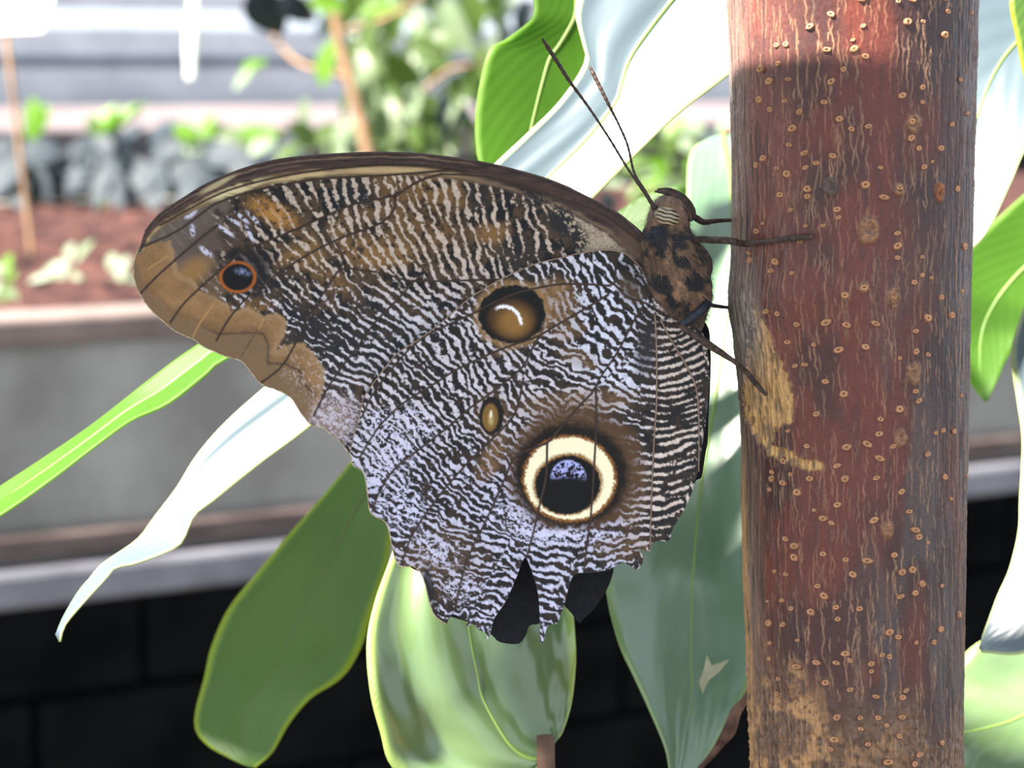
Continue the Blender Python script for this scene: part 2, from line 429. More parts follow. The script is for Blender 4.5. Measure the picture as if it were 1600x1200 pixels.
# small bright plants on the ledge line
clump('lime_seedling', 'bright lime upright seedling beside the marker stick', 'plant', (58, 328), [b_lime], [
    (58, 216, 48, 150, 34, .0), (58, 214, 72, 160, 30, .0), (58, 220, 40, 190, 24, .0)], 'lime seedlings in the trough')
clump('lime_seedling', 'bright lime seedling with slanting leaves left of the dark upright leaf', 'plant', (158, 328), [b_lime, b_olive], [
    (150, 215, 178, 160, 34, .0), (150, 212, 140, 178, 26, .0), (160, 214, 214, 158, 26, .0), (165, 218, 228, 152, 24, .0)], 'lime seedlings in the trough')
clump('lime_seedling', 'bright lime seedling at right with leaves lying over dark foliage', 'plant', (310, 328), [b_lime, b_olive, b_sage], [
    (310, 220, 270, 195, 30, .0), (312, 218, 360, 195, 34, .0), (300, 236, 262, 250, 30, .02), (318, 226, 330, 175, 30, .0), (330, 222, 395, 220, 34, -.02), (300, 240, 330, 236, 28, 0),
    (330, 230, 440, 200, 40, .0)], 'lime seedlings in the trough')

# plant marker card on a stick
mf = soil_pt(54, 402); md = depth_of(mf)
m_card = mat_plain('white_card', (250, 250, 250), 0.5, 0.4, 10, namp=0.03)
mk = empty('plant_marker', mf, 'white label card on a thin leaning wooden stick', 'plant marker')
tube('stick', resample([mf - np.array([0, 0, 0.02]), P(8, 40, md)], 8), 0.0026, m_wood, mk, 6)
q = [P(x, y, md - 0.004) for x, y in ((-120, -60), (78, -60), (84, -10), (66, 48), (-110, 56))]
V = np.array(q + [v + FWD * 0.002 for v in q]); n5 = 5
F = [tuple(range(5)), tuple(range(9, 4, -1))] + [(i, 5 + i, 5 + (i + 1) % 5, (i + 1) % 5) for i in range(5)]
obj('card', mesh('card', V, F, m_card, smooth=False), mk)

# slender shrub at top centre: tan stem and many leaves
sf = on_z(600, 330, Z_SOIL); sdp = depth_of(sf)
sh = empty('slender_shrub', sf, 'slender shrub with bare tan stem and mixed green leaves above the wing', 'shrub')
st_pts = [sf - np.array([0, 0, 0.02]), P(585, 280, sdp), P(566, 200, sdp), P(545, 120, sdp), P(528, 50, sdp), P(520, -40, sdp), P(515, -160, sdp)]
tube('stem', smooth_path(st_pts, 24), np.linspace(0.0085, 0.005, 24), m_wood, sh, 8)
tube('branch', smooth_path([P(545, 120, sdp), P(470, 100, sdp + .05), P(430, 60, sdp + .08), P(405, 5, sdp + .1), P(395, -60, sdp + .1)], 14), np.linspace(.004, .002, 14), m_wood, sh, 6)
tube('branch', smooth_path([P(528, 50, sdp), P(600, 30, sdp), P(680, -20, sdp - .05), P(740, -80, sdp - .05)], 14), np.linspace(.004, .002, 14), m_wood, sh, 6)
tube('branch', smooth_path([P(566, 200, sdp), P(640, 160, sdp + .05), P(700, 110, sdp + .05), P(760, 100, sdp)], 14), np.linspace(.004, .002, 14), m_wood, sh, 6)
fix = [  # x0,y0,x1,y1,w,blade : leaves one can pick out
    (395, -20, 440, 62, 70, b_dark), (440, -10, 490, 40, 50, b_dark), (420, 95, 360, 130, 34, b_sage), (420, 96, 375, 104, 24, b_lime),
    (520, 60, 500, 135, 40, b_lime), (515, 75, 488, 120, 32, b_lime), (610, 30, 592, 92, 26, b_sage), (655, 10, 650, 62, 30, b_sage),
    (700, -10, 730, 92, 44, b_sage), (690, 0, 690, 80, 36, b_sage), (735, -30, 742, 60, 44, b_olive), (590, 110, 570, 190, 44, b_sage),
    (660, 130, 630, 192, 44, b_sage), (640, 60, 700, 100, 44, b_olive), (580, 20, 572, 90, 40, b_olive), (560, 20, 620, 8, 30, b_lime),
    (640, 190, 660, 250, 46, b_olive), (610, 150, 600, 230, 50, b_olive), (600, 100, 660, 130, 46, b_olive), (700, 120, 740, 150, 36, b_olive),
    (630, 20, 600, 70, 40, b_olive), (580, 200, 640, 230, 44, b_olive), (480, 150, 470, 210, 30, b_sage), (450, 190, 500, 230, 36, b_olive),
    (430, 215, 390, 235, 36, b_sage), (690, 190, 720, 240, 40, b_sage), (540, 10, 480, 0, 34, b_lime), (660, 70, 720, 60, 40, b_olive),
    (760, 60, 745, 130, 30, b_olive), (720, 20, 790, 10, 36, b_olive), (470, 225, 430, 250, 34, b_olive), (540, 190, 520, 235, 30, b_sage)]
for x0, y0, x1, y1, wp, bl in fix:
    dd = random.uniform(-0.08, 0.1)
    place('leaf', bl, P(x0, y0, sdp + dd), P(x1, y1, sdp + dd + random.uniform(-.03, .03)), wp * sdp / FPX,
          (-0.5 + random.uniform(-.4, .4), -0.7, 0.5 + random.uniform(-.4, .3)), sh)
r2 = random.Random(11)
for i in range(150):
    x = r2.uniform(530, 830); y = r2.uniform(-80, 235); a = r2.uniform(0.6, 2.6); ln = r2.uniform(40, 85); dd = r2.uniform(0.05, 0.3)
    place('leaf', r2.choice([b_olive, b_olive, b_olive, b_dark, b_sage]), P(x, y, sdp + dd), P(x + ln * math.cos(a), y + ln * math.sin(a), sdp + dd + r2.uniform(-.05, .05)),
          r2.uniform(26, 44) * sdp / FPX, (r2.uniform(-1, .3), -0.6, r2.uniform(0, 1)), sh)
# low bush behind the head
bf = on_z(1000, 345, Z_SOIL); bdp = depth_of(bf)
bu = empty('low_bush', bf, 'low leafy bush seen between antennae and trunk', 'bush')
tube('stem', resample([bf - np.array([0, 0, .02]), P(1000, 240, bdp)], 6), 0.004, m_gstem, bu, 6)
for i in range(34):
    x = r2.uniform(930, 1120); y = r2.uniform(205, 300); a = r2.uniform(0, 6.28); ln = r2.uniform(35, 70); dd = r2.uniform(-.1, .1)
    place('leaf', r2.choice([b_olive, b_dark, b_sage, b_lime]), P(x, y, bdp + dd), P(x + ln * math.cos(a), y + ln * math.sin(a) * 0.7, bdp + dd), r2.uniform(24, 40) * bdp / FPX,
          (r2.uniform(-1, .3), -0.6, r2.uniform(0, 1)), bu)
# pale strip hanging in front of the window
hp = [P(300, -150, sdp + .1), P(303, -20, sdp + .1), P(299, 60, sdp + .1), P(298, 122, sdp + .1)]
m_strip = mat_plain('pale_strip', (214, 222, 214), 0.5, 0.4, 20, namp=0.1)
hw = np.array([0.5, 5, 10, 7]) * sdp / FPX
hc = smooth_path(np.c_[np.array(hp), hw], 20)
V = np.vstack([hc[:, :3] - hc[:, 3:] * RGT, hc[:, :3] + hc[:, 3:] * RGT, hc[:, :3] + hc[:, 3:] * RGT + FWD * .002, hc[:, :3] - hc[:, 3:] * RGT + FWD * .002])
F = [(i + a * 20, i + ((a + 1) % 4) * 20, i + 1 + ((a + 1) % 4) * 20, i + 1 + a * 20) for i in range(19) for a in range(4)]
obj('hanging_strip', mesh('hanging_strip', V, F, m_strip), None, 'narrow pale strip hanging in front of the window rails', 'strip')

# ------------------------------------------------------------------ the broad-leaved plant around the butterfly
g_glare = mat_leaf('waxy_pale_leaf', (92, 108, 118), (92, 128, 90), 0.42, 0.8, 0.2, coat=0.5, edge=(190, 205, 140), veins=9, rgb2=(82, 100, 110), vdepth=0.00004)
g_back = mat_leaf('backlit_leaf', (90, 134, 40), (116, 172, 36), 0.5, 0.4, 0.6, edge=(120, 160, 60), veins=12, rgb2=(78, 120, 36), vdepth=0.00002)
g_mid = mat_leaf('olive_green_leaf', (96, 128, 52), (104, 146, 40), 0.42, 0.5, 0.4, edge=(160, 180, 40), veins=14, rgb2=(80, 112, 46), vdepth=0.00003)
g_gloss = mat_leaf('glossy_leaf', (112, 138, 92), (110, 146, 74), 0.24, 0.9, 0.25, coat=0.7, edge=(176, 205, 110), veins=10, rgb2=(92, 120, 76), vdepth=0.00005)
g_deep = mat_leaf('deep_green_leaf', (100, 132, 102), (110, 156, 80), 0.36, 1.0, 0.2, coat=0.9, edge=(140, 170, 100), veins=12, rgb2=(84, 118, 88), vdepth=0.00003)
m_rib = mat_plain('midrib_green', (120, 150, 70), 0.5, 0.5, 60)
m_rib_d = mat_plain('midrib_dark', (88, 104, 48), 0.5, 0.5, 60)
m_pet = mat_plain('brown_leaf_stalk', (122, 96, 78), 0.7, 0.3, 150, rgb2=(84, 62, 52))
m_dead = mat_plain('dead_margin', (120, 92, 78), 0.8, 0.2, 300, rgb2=(66, 46, 42), bump=0.0004)

pf = np.array([*P(1250, 600, 0.50)[:2], 0.0])
plant = empty('broad_leaved_plant', pf, 'broad-leaved plant with long waxy green leaves behind the butterfly', 'plant')
st = smooth_path([pf, np.array([pf[0] + .01, pf[1] - .01, 0.6]), P(1290, 1300, .46), P(1330, 700, .415), P(1340, 200, .405), P(1360, -300, .41), P(1300, -700, .40)], 40)
tube('stem', st, np.linspace(0.009, 0.006, 40), m_pet, plant, 10)

def big_leaf(Lp, Rp, mat, bulge=0.0, fold=0.0, ripple=0.0, rib=m_rib, n=60, m=15, seed=0, rib_r=0.00055, ribbed=True, label=None, stalk=None, twist_bulge=None):
    """leaf lofted between two edge lines of (px, py, depth); bulge > 0 bellies away from the camera"""
    A = smooth_path(Lp, n); Bp = smooth_path(Rp, n)
    u = np.linspace(0, 1, m); s = 2 * u - 1
    r = np.random.default_rng(seed)
    X = A[:, None, :] * (1 - u)[None, :, None] + Bp[:, None, :] * u[None, :, None]
    wpx = np.linalg.norm(A[:, :2] - Bp[:, :2], axis=1) * PXM
    prof = bulge * (1 - s ** 2) + fold * (1 - np.abs(s))
    ph = r.random() * 6
    t = np.linspace(0, 1, n)
    rp = ripple * np.sin(t[:, None] * 14 + ph + s[None, :] * 1.3) * np.abs(s)[None, :] ** 1.5 + 0.4 * ripple * np.sin(s[None, :] * 9 + t[:, None] * 4 + ph)
    dz = (prof[None, :] + rp) * wpx[:, None]
    V = P(X[..., 0], X[..., 1], X[..., 2] + dz).reshape(-1, 3)
    idx = np.arange(n * m).reshape(n, m)
    F = np.stack([idx[:-1, :-1], idx[:-1, 1:], idx[1:, 1:], idx[1:, :-1]], -1).reshape(-1, 4)
    UV = np.stack(np.broadcast_arrays(u[None, :], t[:, None]), -1).reshape(-1, 2)
    o = obj('leaf', mesh('leaf', V, F, mat, uv=UV), plant, label)
    md_ = o.modifiers.new('thickness', 'SOLIDIFY'); md_.thickness = 0.00035; md_.offset = 0
    if ribbed:
        c = V.reshape(n, m, 3)[:, m // 2]
        tube('midrib', c, np.linspace(rib_r, rib_r * 0.25, n), rib, o, 6)
    if stalk is not None:
        pts = [V.reshape(n, m, 3)[0, m // 2]] + [np.asarray(p, float) for p in stalk]
        tube('leaf_stalk', smooth_path(pts, 14), np.linspace(0.0009, 0.0013, 14), m_pet, o, 7)
    return o

def D(pts, *d):                       # add depths spread evenly along a px line
    dd = np.interp(np.linspace(0, 1, len(pts)), np.linspace(0, 1, len(d)), d)
    return [(x, y, z) for (x, y), z in zip(pts, dd)]

# the long pale leaf that runs behind the whole butterfly
big_leaf(D([(1180, -230), (1060, -200), (950, -110), (901, 0), (908, 60), (914, 96), (875, 157), (822, 210), (774, 255), (700, 330), (560, 480), (425, 595), (352, 660), (307, 712), (277, 761), (240, 810), (214, 844), (161, 881), (142, 903), (124, 924), (101, 962), (88, 992)], .394, .393, .391, .389, .387, .385, .380),
         D([(1330, -120), (1260, 20), (1180, 80), (1137, 118), (1062, 176), (1000, 235), (927, 309), (830, 400), (650, 530), (487, 664), (412, 720), (337, 780), (304, 806), (285, 847), (262, 862), (210, 881), (180, 887), (165, 904), (131, 941), (101, 977), (94, 1003)], .388, .387, .386, .384, .381, .378, .378),
         g_glare, bulge=0.05, fold=0.06, ripple=0.03, n=120, m=19, seed=3, label='long pale waxy leaf catching the light', stalk=[P(1330, -200, .40), P(1350, -120, .408)])
# narrow folded leaf at left
big_leaf(D([(900, 200), (760, 270), (500, 420), (311, 538), (240, 589), (150, 660), (75, 712), (0, 761), (-90, 820), (-150, 870)], .40, .397, .395, .392),
         D([(910, 230), (780, 320), (540, 470), (355, 560), (319, 588), (262, 632), (206, 657), (150, 697), (75, 754), (0, 806), (-90, 856), (-150, 880)], .395, .392, .389, .386),
         g_back, fold=0.28, n=70, seed=4, label='narrow folded bright green leaf', stalk=[P(1000, 120, .42), P(1120, 70, .42), P(1340, 60, .412)])
# broad olive leaf lower left
big_leaf(D([(800, 380), (690, 510), (600, 650), (525, 750), (450, 836), (397, 900), (356, 952), (330, 1012), (319, 1061), (306, 1110), (306, 1142), (326, 1166), (362, 1186), (388, 1198)], .45, .46, .462, .458, .45),
         D([(830, 400), (760, 560), (680, 700), (620, 800), (606, 880), (592, 922), (577, 967), (566, 1005), (547, 1042), (525, 1065), (484, 1091), (450, 1132), (425, 1175), (398, 1199)], .45, .455, .455, .45, .448),
         g_mid, bulge=0.06, fold=0.05, ripple=0.015, n=80, rib=m_rib_d, seed=5, label='broad blurred olive green leaf with yellow rim', stalk=[P(950, 440, .47), P(1150, 480, .475), P(1334, 520, .424)])
# glossy leaf at bottom centre
big_leaf(D([(845, 1200), (760, 1262), (690, 1262), (614, 1200), (594, 1144), (579, 1082), (574, 1004), (587, 938), (609, 877), (640, 790), (690, 700), (740, 640)], .392, .388, .386, .388, .392, .398),
         D([(856, 1166), (876, 1148), (889, 1115), (896, 1080), (900, 1030), (897, 980), (892, 930), (880, 870), (860, 800), (830, 730), (790, 670), (745, 640)], .392, .395, .398, .400, .404),
         g_gloss, bulge=0.05, fold=-0.06, ripple=0.09, n=80, m=23, seed=9, label='glossy mid green leaf with folds and bright streaks', ribbed=True, rib_r=.0004)
tube('leaf_stalk', smooth_path([P(852, 1150, .391), P(856, 1185, .391), P(850, 1260, .393), P(900, 1420, .40), P(1180, 1500, .45), P(1292, 1350, .461)], 24), np.linspace(.0014, .0017, 24), m_pet, plant, 8)
# large leaf between butterfly and trunk
big_leaf(D([(1112, 214), (1078, 240), (1072, 320), (1062, 450), (1015, 600), (965, 750), (948, 880), (950, 938), (968, 1008), (990, 1056), (1016, 1113), (1038, 1166), (1045, 1200), (1058, 1280)], .462, .436, .414, .403, .400, .400),
         D([(1150, 206), (1200, 240), (1220, 330), (1225, 450), (1230, 620), (1225, 800), (1210, 950), (1172, 1064), (1152, 1105), (1130, 1140), (1112, 1172), (1092, 1205), (1066, 1280)], .462, .432, .410, .400, .399, .399),
         g_deep, bulge=0.16, fold=0.03, ripple=0.02, n=90, m=19, seed=6, label='large deep green leaf with bluish sheen and torn brown edge', stalk=[P(1220, 200, .468), P(1338, 300, .412)])
tube('dead_leaf_edge', smooth_path([P(1176, 1060, .396), P(1166, 1090, .395), P(1150, 1112, .395), P(1140, 1140, .395), P(1128, 1158, .396), P(1112, 1180, .396), P(1088, 1206, .397)], 30),
     np.interp(np.linspace(0, 1, 30), [0, .1, .3, .5, .7, 1], [.0002, .0004, .0008, .0011, .0006, .0003]), m_dead, plant, 7, label='curled dry brown leaf edge')
sc = [(1104, 1022), (1112, 1040), (1140, 1030), (1122, 1052), (1108, 1062), (1098, 1084), (1092, 1066), (1100, 1044)]
V = [P(x, y, .3985) for x, y in sc] + [P(x, y, .399) for x, y in sc]; k = len(sc)
m_scar = mat_plain('papery_scar', (176, 176, 150), 0.7, 0.3, 300, rgb2=(140, 140, 112))
obj('torn_scar', mesh('torn_scar', V, [tuple(range(k)), tuple(range(2 * k - 1, k - 1, -1))] + [(i, k + i, k + (i + 1) % k, (i + 1) % k) for i in range(k)], m_scar, smooth=False), plant, 'small pale torn scar on the deep green leaf')
# bright backlit leaf at top centre
big_leaf(D([(826, -70), (834, 0), (830, 30), (790, 62), (766, 76), (752, 120), (743, 180), (744, 225), (752, 260), (800, 350)], .418, .416, .414, .412),
         D([(975, -70), (965, 20), (955, 90), (940, 150), (915, 220), (885, 280), (855, 325), (815, 355)], .42, .42, .416, .412),
         g_back, bulge=0.05, n=50, seed=8, label='bright lime green leaf lit from behind', stalk=[P(1100, -200, .42), P(1340, -150, .408)])
# right of the trunk
big_leaf(D([(1700, -120), (1600, -70), (1500, 0), (1450, 150), (1432, 280), (1450, 400)], .42, .41, .405),
         D([(1740, 40), (1660, 150), (1612, 215), (1577, 292), (1544, 360), (1512, 393), (1465, 412)], .41, .40, .395),
         g_glare, bulge=0.03, fold=0.06, n=50, seed=12, label='pale bluish leaf right of the trunk top', stalk=[P(1600, -200, .42), P(1365, -250, .41)])
big_leaf(D([(1640, 270), (1570, 330), (1500, 400), (1470, 480), (1490, 560), (1522, 606), (1538, 626)], .47, .466, .462),
         D([(1740, 330), (1720, 420), (1640, 490), (1596, 528), (1574, 560), (1556, 600), (1542, 627)], .47, .464, .462),
         g_back, bulge=0.05, n=40, seed=13, label='plain green leaf tip right of the trunk', stalk=[P(1600, 180, .465), P(1341, 260, .41)])
big_leaf(D([(1600, -40), (1578, 0), (1588, 60), (1604, 130), (1640, 190)], .40, .398), D([(1700, -40), (1720, 60), (1700, 140), (1645, 195)], .40, .398),
         g_mid, bulge=0.05, n=30, seed=14, label='green leaf in the top right corner', stalk=[P(1560, -200, .41), P(1362, -280, .41)])
big_leaf(D([(1600, 480), (1580, 550), (1589, 625), (1597, 690), (1593, 780), (1591, 830), (1577, 889), (1559, 930), (1540, 982), (1530, 1014)], .408, .406, .404),
         D([(1720, 470), (1790, 600), (1800, 700), (1780, 820), (1740, 910), (1680, 980), (1600, 1020), (1534, 1018)], .396, .394, .400),
         g_glare, bulge=0.05, n=50, seed=15, label='overbright pale leaf at the right edge', stalk=[P(1730, 360, .43), P(1680, -120, .44), P(1350, -180, .413)])
big_leaf(D([(1780, 900), (1660, 950), (1580, 980), (1520, 1010), (1480, 1060), (1450, 1130)], .44, .43, .425),
         D([(1800, 1080), (1740, 1160), (1660, 1230), (1580, 1270), (1500, 1250), (1455, 1140)], .42, .41, .415),
         g_gloss, bulge=0.04, ripple=0.06, n=50, seed=16, label='pale glossy streaked leaf in the lower right corner', stalk=[P(1800, 1100, .44), P(1500, 1500, .47), P(1296, 1250, .458)])
big_leaf(D([(925, 372), (950, 345), (985, 318), (1020, 300), (1062, 288)], .46, .455), D([(935, 378), (985, 372), (1040, 362), (1085, 330), (1068, 290)], .455, .45),
         mat_leaf('mid_green_leaf', (62, 92, 34), (70, 112, 30), 0.5, 0.4, 0.4, veins=9), n=30, seed=17, label='small green leaf behind the head', ribbed=False, stalk=[P(960, 420, .47), P(1150, 460, .48), P(1334, 480, .424)])
# unseen leaves added overhead, outlined to shade butterfly, lower trunk and olive leaf
big_leaf(D([(-420, -158), (-330, -152), (-150, -150), (0, -150), (250, -150), (490, -150), (620, -150), (900, -150), (973, -150), (1010, -150), (1049, -150), (1122, -150), (1201, -150), (1274, -150), (1330, -152)], .310, .326, .334, .346, .355, .354, .341, .338, .334, .3297, .3269, .3239, .3228, .3232, .3238),
         D([(-420, -162), (-330, -165), (-150, -170), (0, -175), (200, -180), (400, -180), (700, -178), (950, -170), (1200, -160), (1330, -154)], .308, .288, .282, .276, .270, .272, .284, .297, .309, .3236),
         g_mid, n=90, seed=21, label='broad green shade leaf added above the butterfly', stalk=[P(-470, -340, .30), P(-200, -760, .34), P(700, -900, .40), P(1302, -690, .401)])
big_leaf(D([(-120, -150), (-300, -140), (-560, -135), (-860, -140), (-1040, -150)], .40, .412, .412, .404, .385),
         D([(-120, -156), (-300, -175), (-560, -180), (-860, -175), (-1040, -156)], .385, .365, .357, .352, .37),
         g_mid, n=40, seed=24, label='green shade leaf added high at the back left', stalk=[P(100, -420, .43), P(800, -640, .42), P(1302, -690, .401)])

# ------------------------------------------------------------------ the red-barked trunk
EL = np.array([(0, 1137), (100, 1140), (200, 1142), (330, 1144), (400, 1143), (440, 1139), (470, 1137), (500, 1142), (560, 1150), (700, 1160), (900, 1164), (1050, 1170), (1200, 1176)], float)
ER = np.array([(0, 1527), (100, 1524), (300, 1519), (500, 1514), (800, 1508), (1000, 1505), (1200, 1503)], float)
TAN = math.tan(PITCH)
_ys = np.arange(-60, 1261.0)
def _smooth(E):
    v = np.interp(_ys, E[:, 0], E[:, 1]); k = np.exp(-(np.arange(-45, 46) / 18.0) ** 2); k /= k.sum()
    return np.convolve(np.pad(v, 45, mode='edge'), k, 'valid')
_el, _er = _smooth(EL), _smooth(ER)
def t_edges(y): return np.interp(y, _ys, _el), np.interp(y, _ys, _er)
def t_depth(y): return 0.3545 + (np.asarray(y, float) - 450) * PXM * TAN      # upright trunk: lower = farther from the tilted camera
def trunk_pt(s_, y, lift=0.0):
    """point on the bark at angle s_ (0 = towards camera, + = right), row y, lift in pixels"""
    l, r = t_edges(np.clip(y, 0, 1200)); xc = (l + r) / 2; R = (r - l) / 2 + lift
    d = t_depth(y)
    return P(xc + R * np.sin(s_), y, d) - (R * np.cos(s_) * PXM)[..., None] * FWD

TY0, TY1, RT = -40, 1240, 195
TH, TW = TY1 - TY0, int(RT * math.radians(190))          # paint canvas of the bark facing us, 1 px per sample
yy, ss = np.mgrid[0:TH, 0:TW].astype(float); yy += TY0
ang = (ss / RT) - math.radians(95)
def tpix(x, y):
    l, r = t_edges(np.clip(y, 0, 1200)); a = np.arcsin(np.clip((x - (l + r) / 2) / ((r - l) / 2), -0.999, 0.999))
    return a, (a + math.radians(95)) * RT, y - TY0
red = lin((98, 47, 38)); dred = lin((68, 38, 35)); gry = lin((78, 67, 66)); dgry = lin((50, 41, 43)); tan_ = lin((168, 126, 84)); brn = lin((112, 84, 62))
def mixc(img, c, m): m = np.clip(m, 0, 1)[..., None]; return img * (1 - m) + np.asarray(c) * m
n1 = noise(TH, TW, 140, 90, 21, 3); n2 = noise(TH, TW, 60, 14, 22, 3); n3 = noise(TH, TW, 5, 2.5, 23, 2); n4 = noise(TH, TW, 300, 60, 24, 3)
T = np.zeros((TH, TW, 3)) + red
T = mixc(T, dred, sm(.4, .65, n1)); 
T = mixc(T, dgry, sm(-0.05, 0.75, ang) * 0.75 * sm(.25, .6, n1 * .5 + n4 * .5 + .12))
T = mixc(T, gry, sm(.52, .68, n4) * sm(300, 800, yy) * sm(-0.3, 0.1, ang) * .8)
T = mixc(T, lin((120, 76, 70)), sm(-0.35, -0.9, ang) * 0.5 * sm(700, 300, yy))  # sky sheen painted in: pinkish left flank here, greyer rim below
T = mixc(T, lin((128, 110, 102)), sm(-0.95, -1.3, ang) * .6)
T = mixc(T, dgry, sm(.55, .75, n2) * .35)
# lower rough tan bark
low = sm(0, 120, yy - (1030 + 60 * (noise(TH, TW, 60, 40, 26, 2) - .5) * 2 + 40 * ang))
T = mixc(T, brn, low * .75); T = mixc(T, tan_, low * sm(.5, .66, noise(TH, TW, 30, 40, 27, 3)) * sm(.6, -.6, ang))
T = mixc(T, lin((60, 42, 34)), low * sm(.62, .7, noise(TH, TW, 8, 6, 28, 2)) * .7)
HT = np.zeros((TH, TW))                                    # relief in px
HT += (n3 - .5) * 0.9 + (n2 - .5) * 2.0 + low * (noise(TH, TW, 9, 7, 29, 2) - .5) * 7
# edge flakes of tan at lower left
fl = sm(-1.30, -1.42, ang) * sm(640, 800, yy) * sm(.4, .55, noise(TH, TW, 40, 8, 30, 2) + .1)
T = mixc(T, tan_, fl); HT += fl * 3
# fine upright cracks: pale raised lines
CR = np.zeros((TH, TW)); rc = np.random.default_rng(31)
for i in range(2300):
    y0 = rc.uniform(0, TH); x0 = rc.uniform(10, TW - 10); ln = rc.choice([rc.uniform(8, 26), rc.uniform(20, 70)]); x = x0
    wv = rc.uniform(.1, .45); st_ = rc.uniform(.35, 1.0); ph = rc.uniform(0, 6); fr = rc.uniform(.1, .3)
    t = np.arange(0, ln, .7); xs = x0 + np.cumsum(rc.normal(0, .22, len(t))) + wv * 4 * np.sin(t * fr + ph); ys = y0 + t
    k = (ys < TH - 2) & (xs > 1) & (xs < TW - 3); xi = xs[k]; yi = ys[k].astype(int)
    env = st_ * np.sin(np.pi * np.clip(t[k] / ln, 0, 1)) ** .5
    for o in (-1, 0, 1, 2):
        xx = xi.astype(int) + o; a = env * np.clip(1.15 - np.abs(xi - xx) / 1.1, 0, 1)
        np.maximum.at(CR, (yi, xx), a)
T = mixc(T, lin((178, 136, 104)), CR * (.6 + .35 * sm(.4, .7, n1))); HT += CR * 1.6
# vertical grain toward the right and left rim
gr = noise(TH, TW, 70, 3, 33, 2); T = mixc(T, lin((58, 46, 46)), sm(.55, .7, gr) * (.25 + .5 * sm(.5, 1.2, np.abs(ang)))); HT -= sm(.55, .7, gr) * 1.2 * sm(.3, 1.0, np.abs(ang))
# open wound at left, with a scar running down to the right
def inpoly(px, py, poly):
    poly = np.asarray(poly, float); ins = np.zeros(px.shape, bool); x0, y0 = poly[-1]
    for x1, y1 in poly:
        c = ((y1 > py) != (y0 > py)); 
        if abs(y0 - y1) > 1e-9: ins ^= c & (px < (x0 - x1) * (py - y1) / (y0 - y1) + x1)
        x0, y0 = x1, y1
    return ins
l_, r_ = t_edges(np.clip(yy, 0, 1200)); XX = (l_ + r_) / 2 + (r_ - l_) / 2 * np.sin(ang)
jit = (noise(TH, TW, 9, 9, 35, 2) - .5) * 10; jit2 = (noise(TH, TW, 9, 9, 36, 2) - .5) * 10
wound = inpoly(XX + jit, yy + jit2, [(1168, 470), (1180, 505), (1192, 530), (1206, 565), (1222, 600), (1227, 640), (1220, 658), (1205, 664), (1195, 690), (1222, 705), (1248, 715), (1268, 718), (1270, 730), (1255, 732), (1225, 722), (1195, 710), (1176, 685), (1162, 655), (1156, 620), (1160, 570), (1164, 520)])
wound &= np.cos(ang) > 0
wf = wound.astype(float)
for _ in range(2): wf = (wf + np.roll(wf, 1, 0) + np.roll(wf, -1, 0) + np.roll(wf, 1, 1) + np.roll(wf, -1, 1)) / 5
wg = noise(TH, TW, 30, 4, 37, 2)
wc = lin((186, 144, 92))[None, None] * (0.45 + 0.9 * wg[..., None])
T = T * (1 - wf[..., None]) + wc * wf[..., None]
T = mixc(T, lin((96, 76, 58)), wf * sm(.55, .65, noise(TH, TW, 16, 5, 38, 2)) * .8)
HT += -3.5 * wf + wf * (wg - .5) * 7
rim_ = np.clip(sum(np.roll(wf, k, 1) for k in (-4, -3, 3, 4)) / 4 - wf, 0, 1); HT += rim_ * 4; T = mixc(T, lin((150, 112, 84)), rim_ * .5)
# grey callus above the wound at the left edge
cal = np.exp(-((yy - 500) / 75) ** 2) * sm(-.85, -1.1, ang); T = mixc(T, lin((138, 128, 122)) , cal * .85); HT += cal * (noise(TH, TW, 30, 5, 39, 2) - .5) * 6
T = mixc(T, lin((60, 52, 50)), cal * sm(.58, .66, noise(TH, TW, 22, 4, 40, 2)) * .7)
# knots
for kx, ky, kr in ((1332, 370, 19), (1378, 310, 9), (1443, 312, 13), (1369, 470, 13), (1400, 584, 15), (1324, 456, 9), (1382, 680, 12), (1362, 818, 12), (1400, 210, 14), (1228, 1062, 14), (1275, 305, 14)):
    a, u_, v_ = tpix(kx, ky); rr = np.hypot((ss - u_) / 1.0, (yy - TY0 - v_) / 1.15) / kr
    a2 = np.arctan2(yy - TY0 - v_, ss - u_); msk = sm(1.15, .75, rr + .25 * (noise(TH, TW, 7, 7, int(kx), 2) - .5) * 2)
    ring = noise(TH, TW, 4, 4, int(ky), 2) * 1.1 - .1 + .25 * np.sin(rr * 9 + 6 * noise(TH, TW, 7, 7, int(ky) + 1, 1))
    kc = lin((150, 108, 78)) * 1.0
    if kx in (1275,): kc = lin((92, 74, 70))
    if kx == 1443: kc = lin((150, 84, 40))
    T = T * (1 - msk[..., None] * .85) + (kc[None, None] * (.4 + .7 * ring[..., None])) * msk[..., None] * .85
    HT += msk * (1.5 + 3.5 * ring) - 2 * np.exp(-(rr / .3) ** 2)
T = np.clip(T * (0.86 + 0.28 * n3[..., None]), 0, 1)

cf = np.linspace(-math.radians(95), math.radians(95), 400); cb = np.linspace(math.radians(95), 2 * math.pi - math.radians(95), 30)[1:-1]
ca = np.r_[cf, cb]; ry = np.linspace(TY0, TY1, 760)
AA, YY = np.meshgrid(ca, ry)
U_ = (np.where(AA > math.radians(95), np.where(AA < math.pi, math.radians(95) - (AA - math.radians(95)), AA - 2 * math.pi + 0), AA) + math.radians(95)) * RT
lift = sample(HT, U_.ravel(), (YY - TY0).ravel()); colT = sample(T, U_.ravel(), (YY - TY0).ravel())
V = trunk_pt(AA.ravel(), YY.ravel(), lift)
nr, nc = len(ry), len(ca)
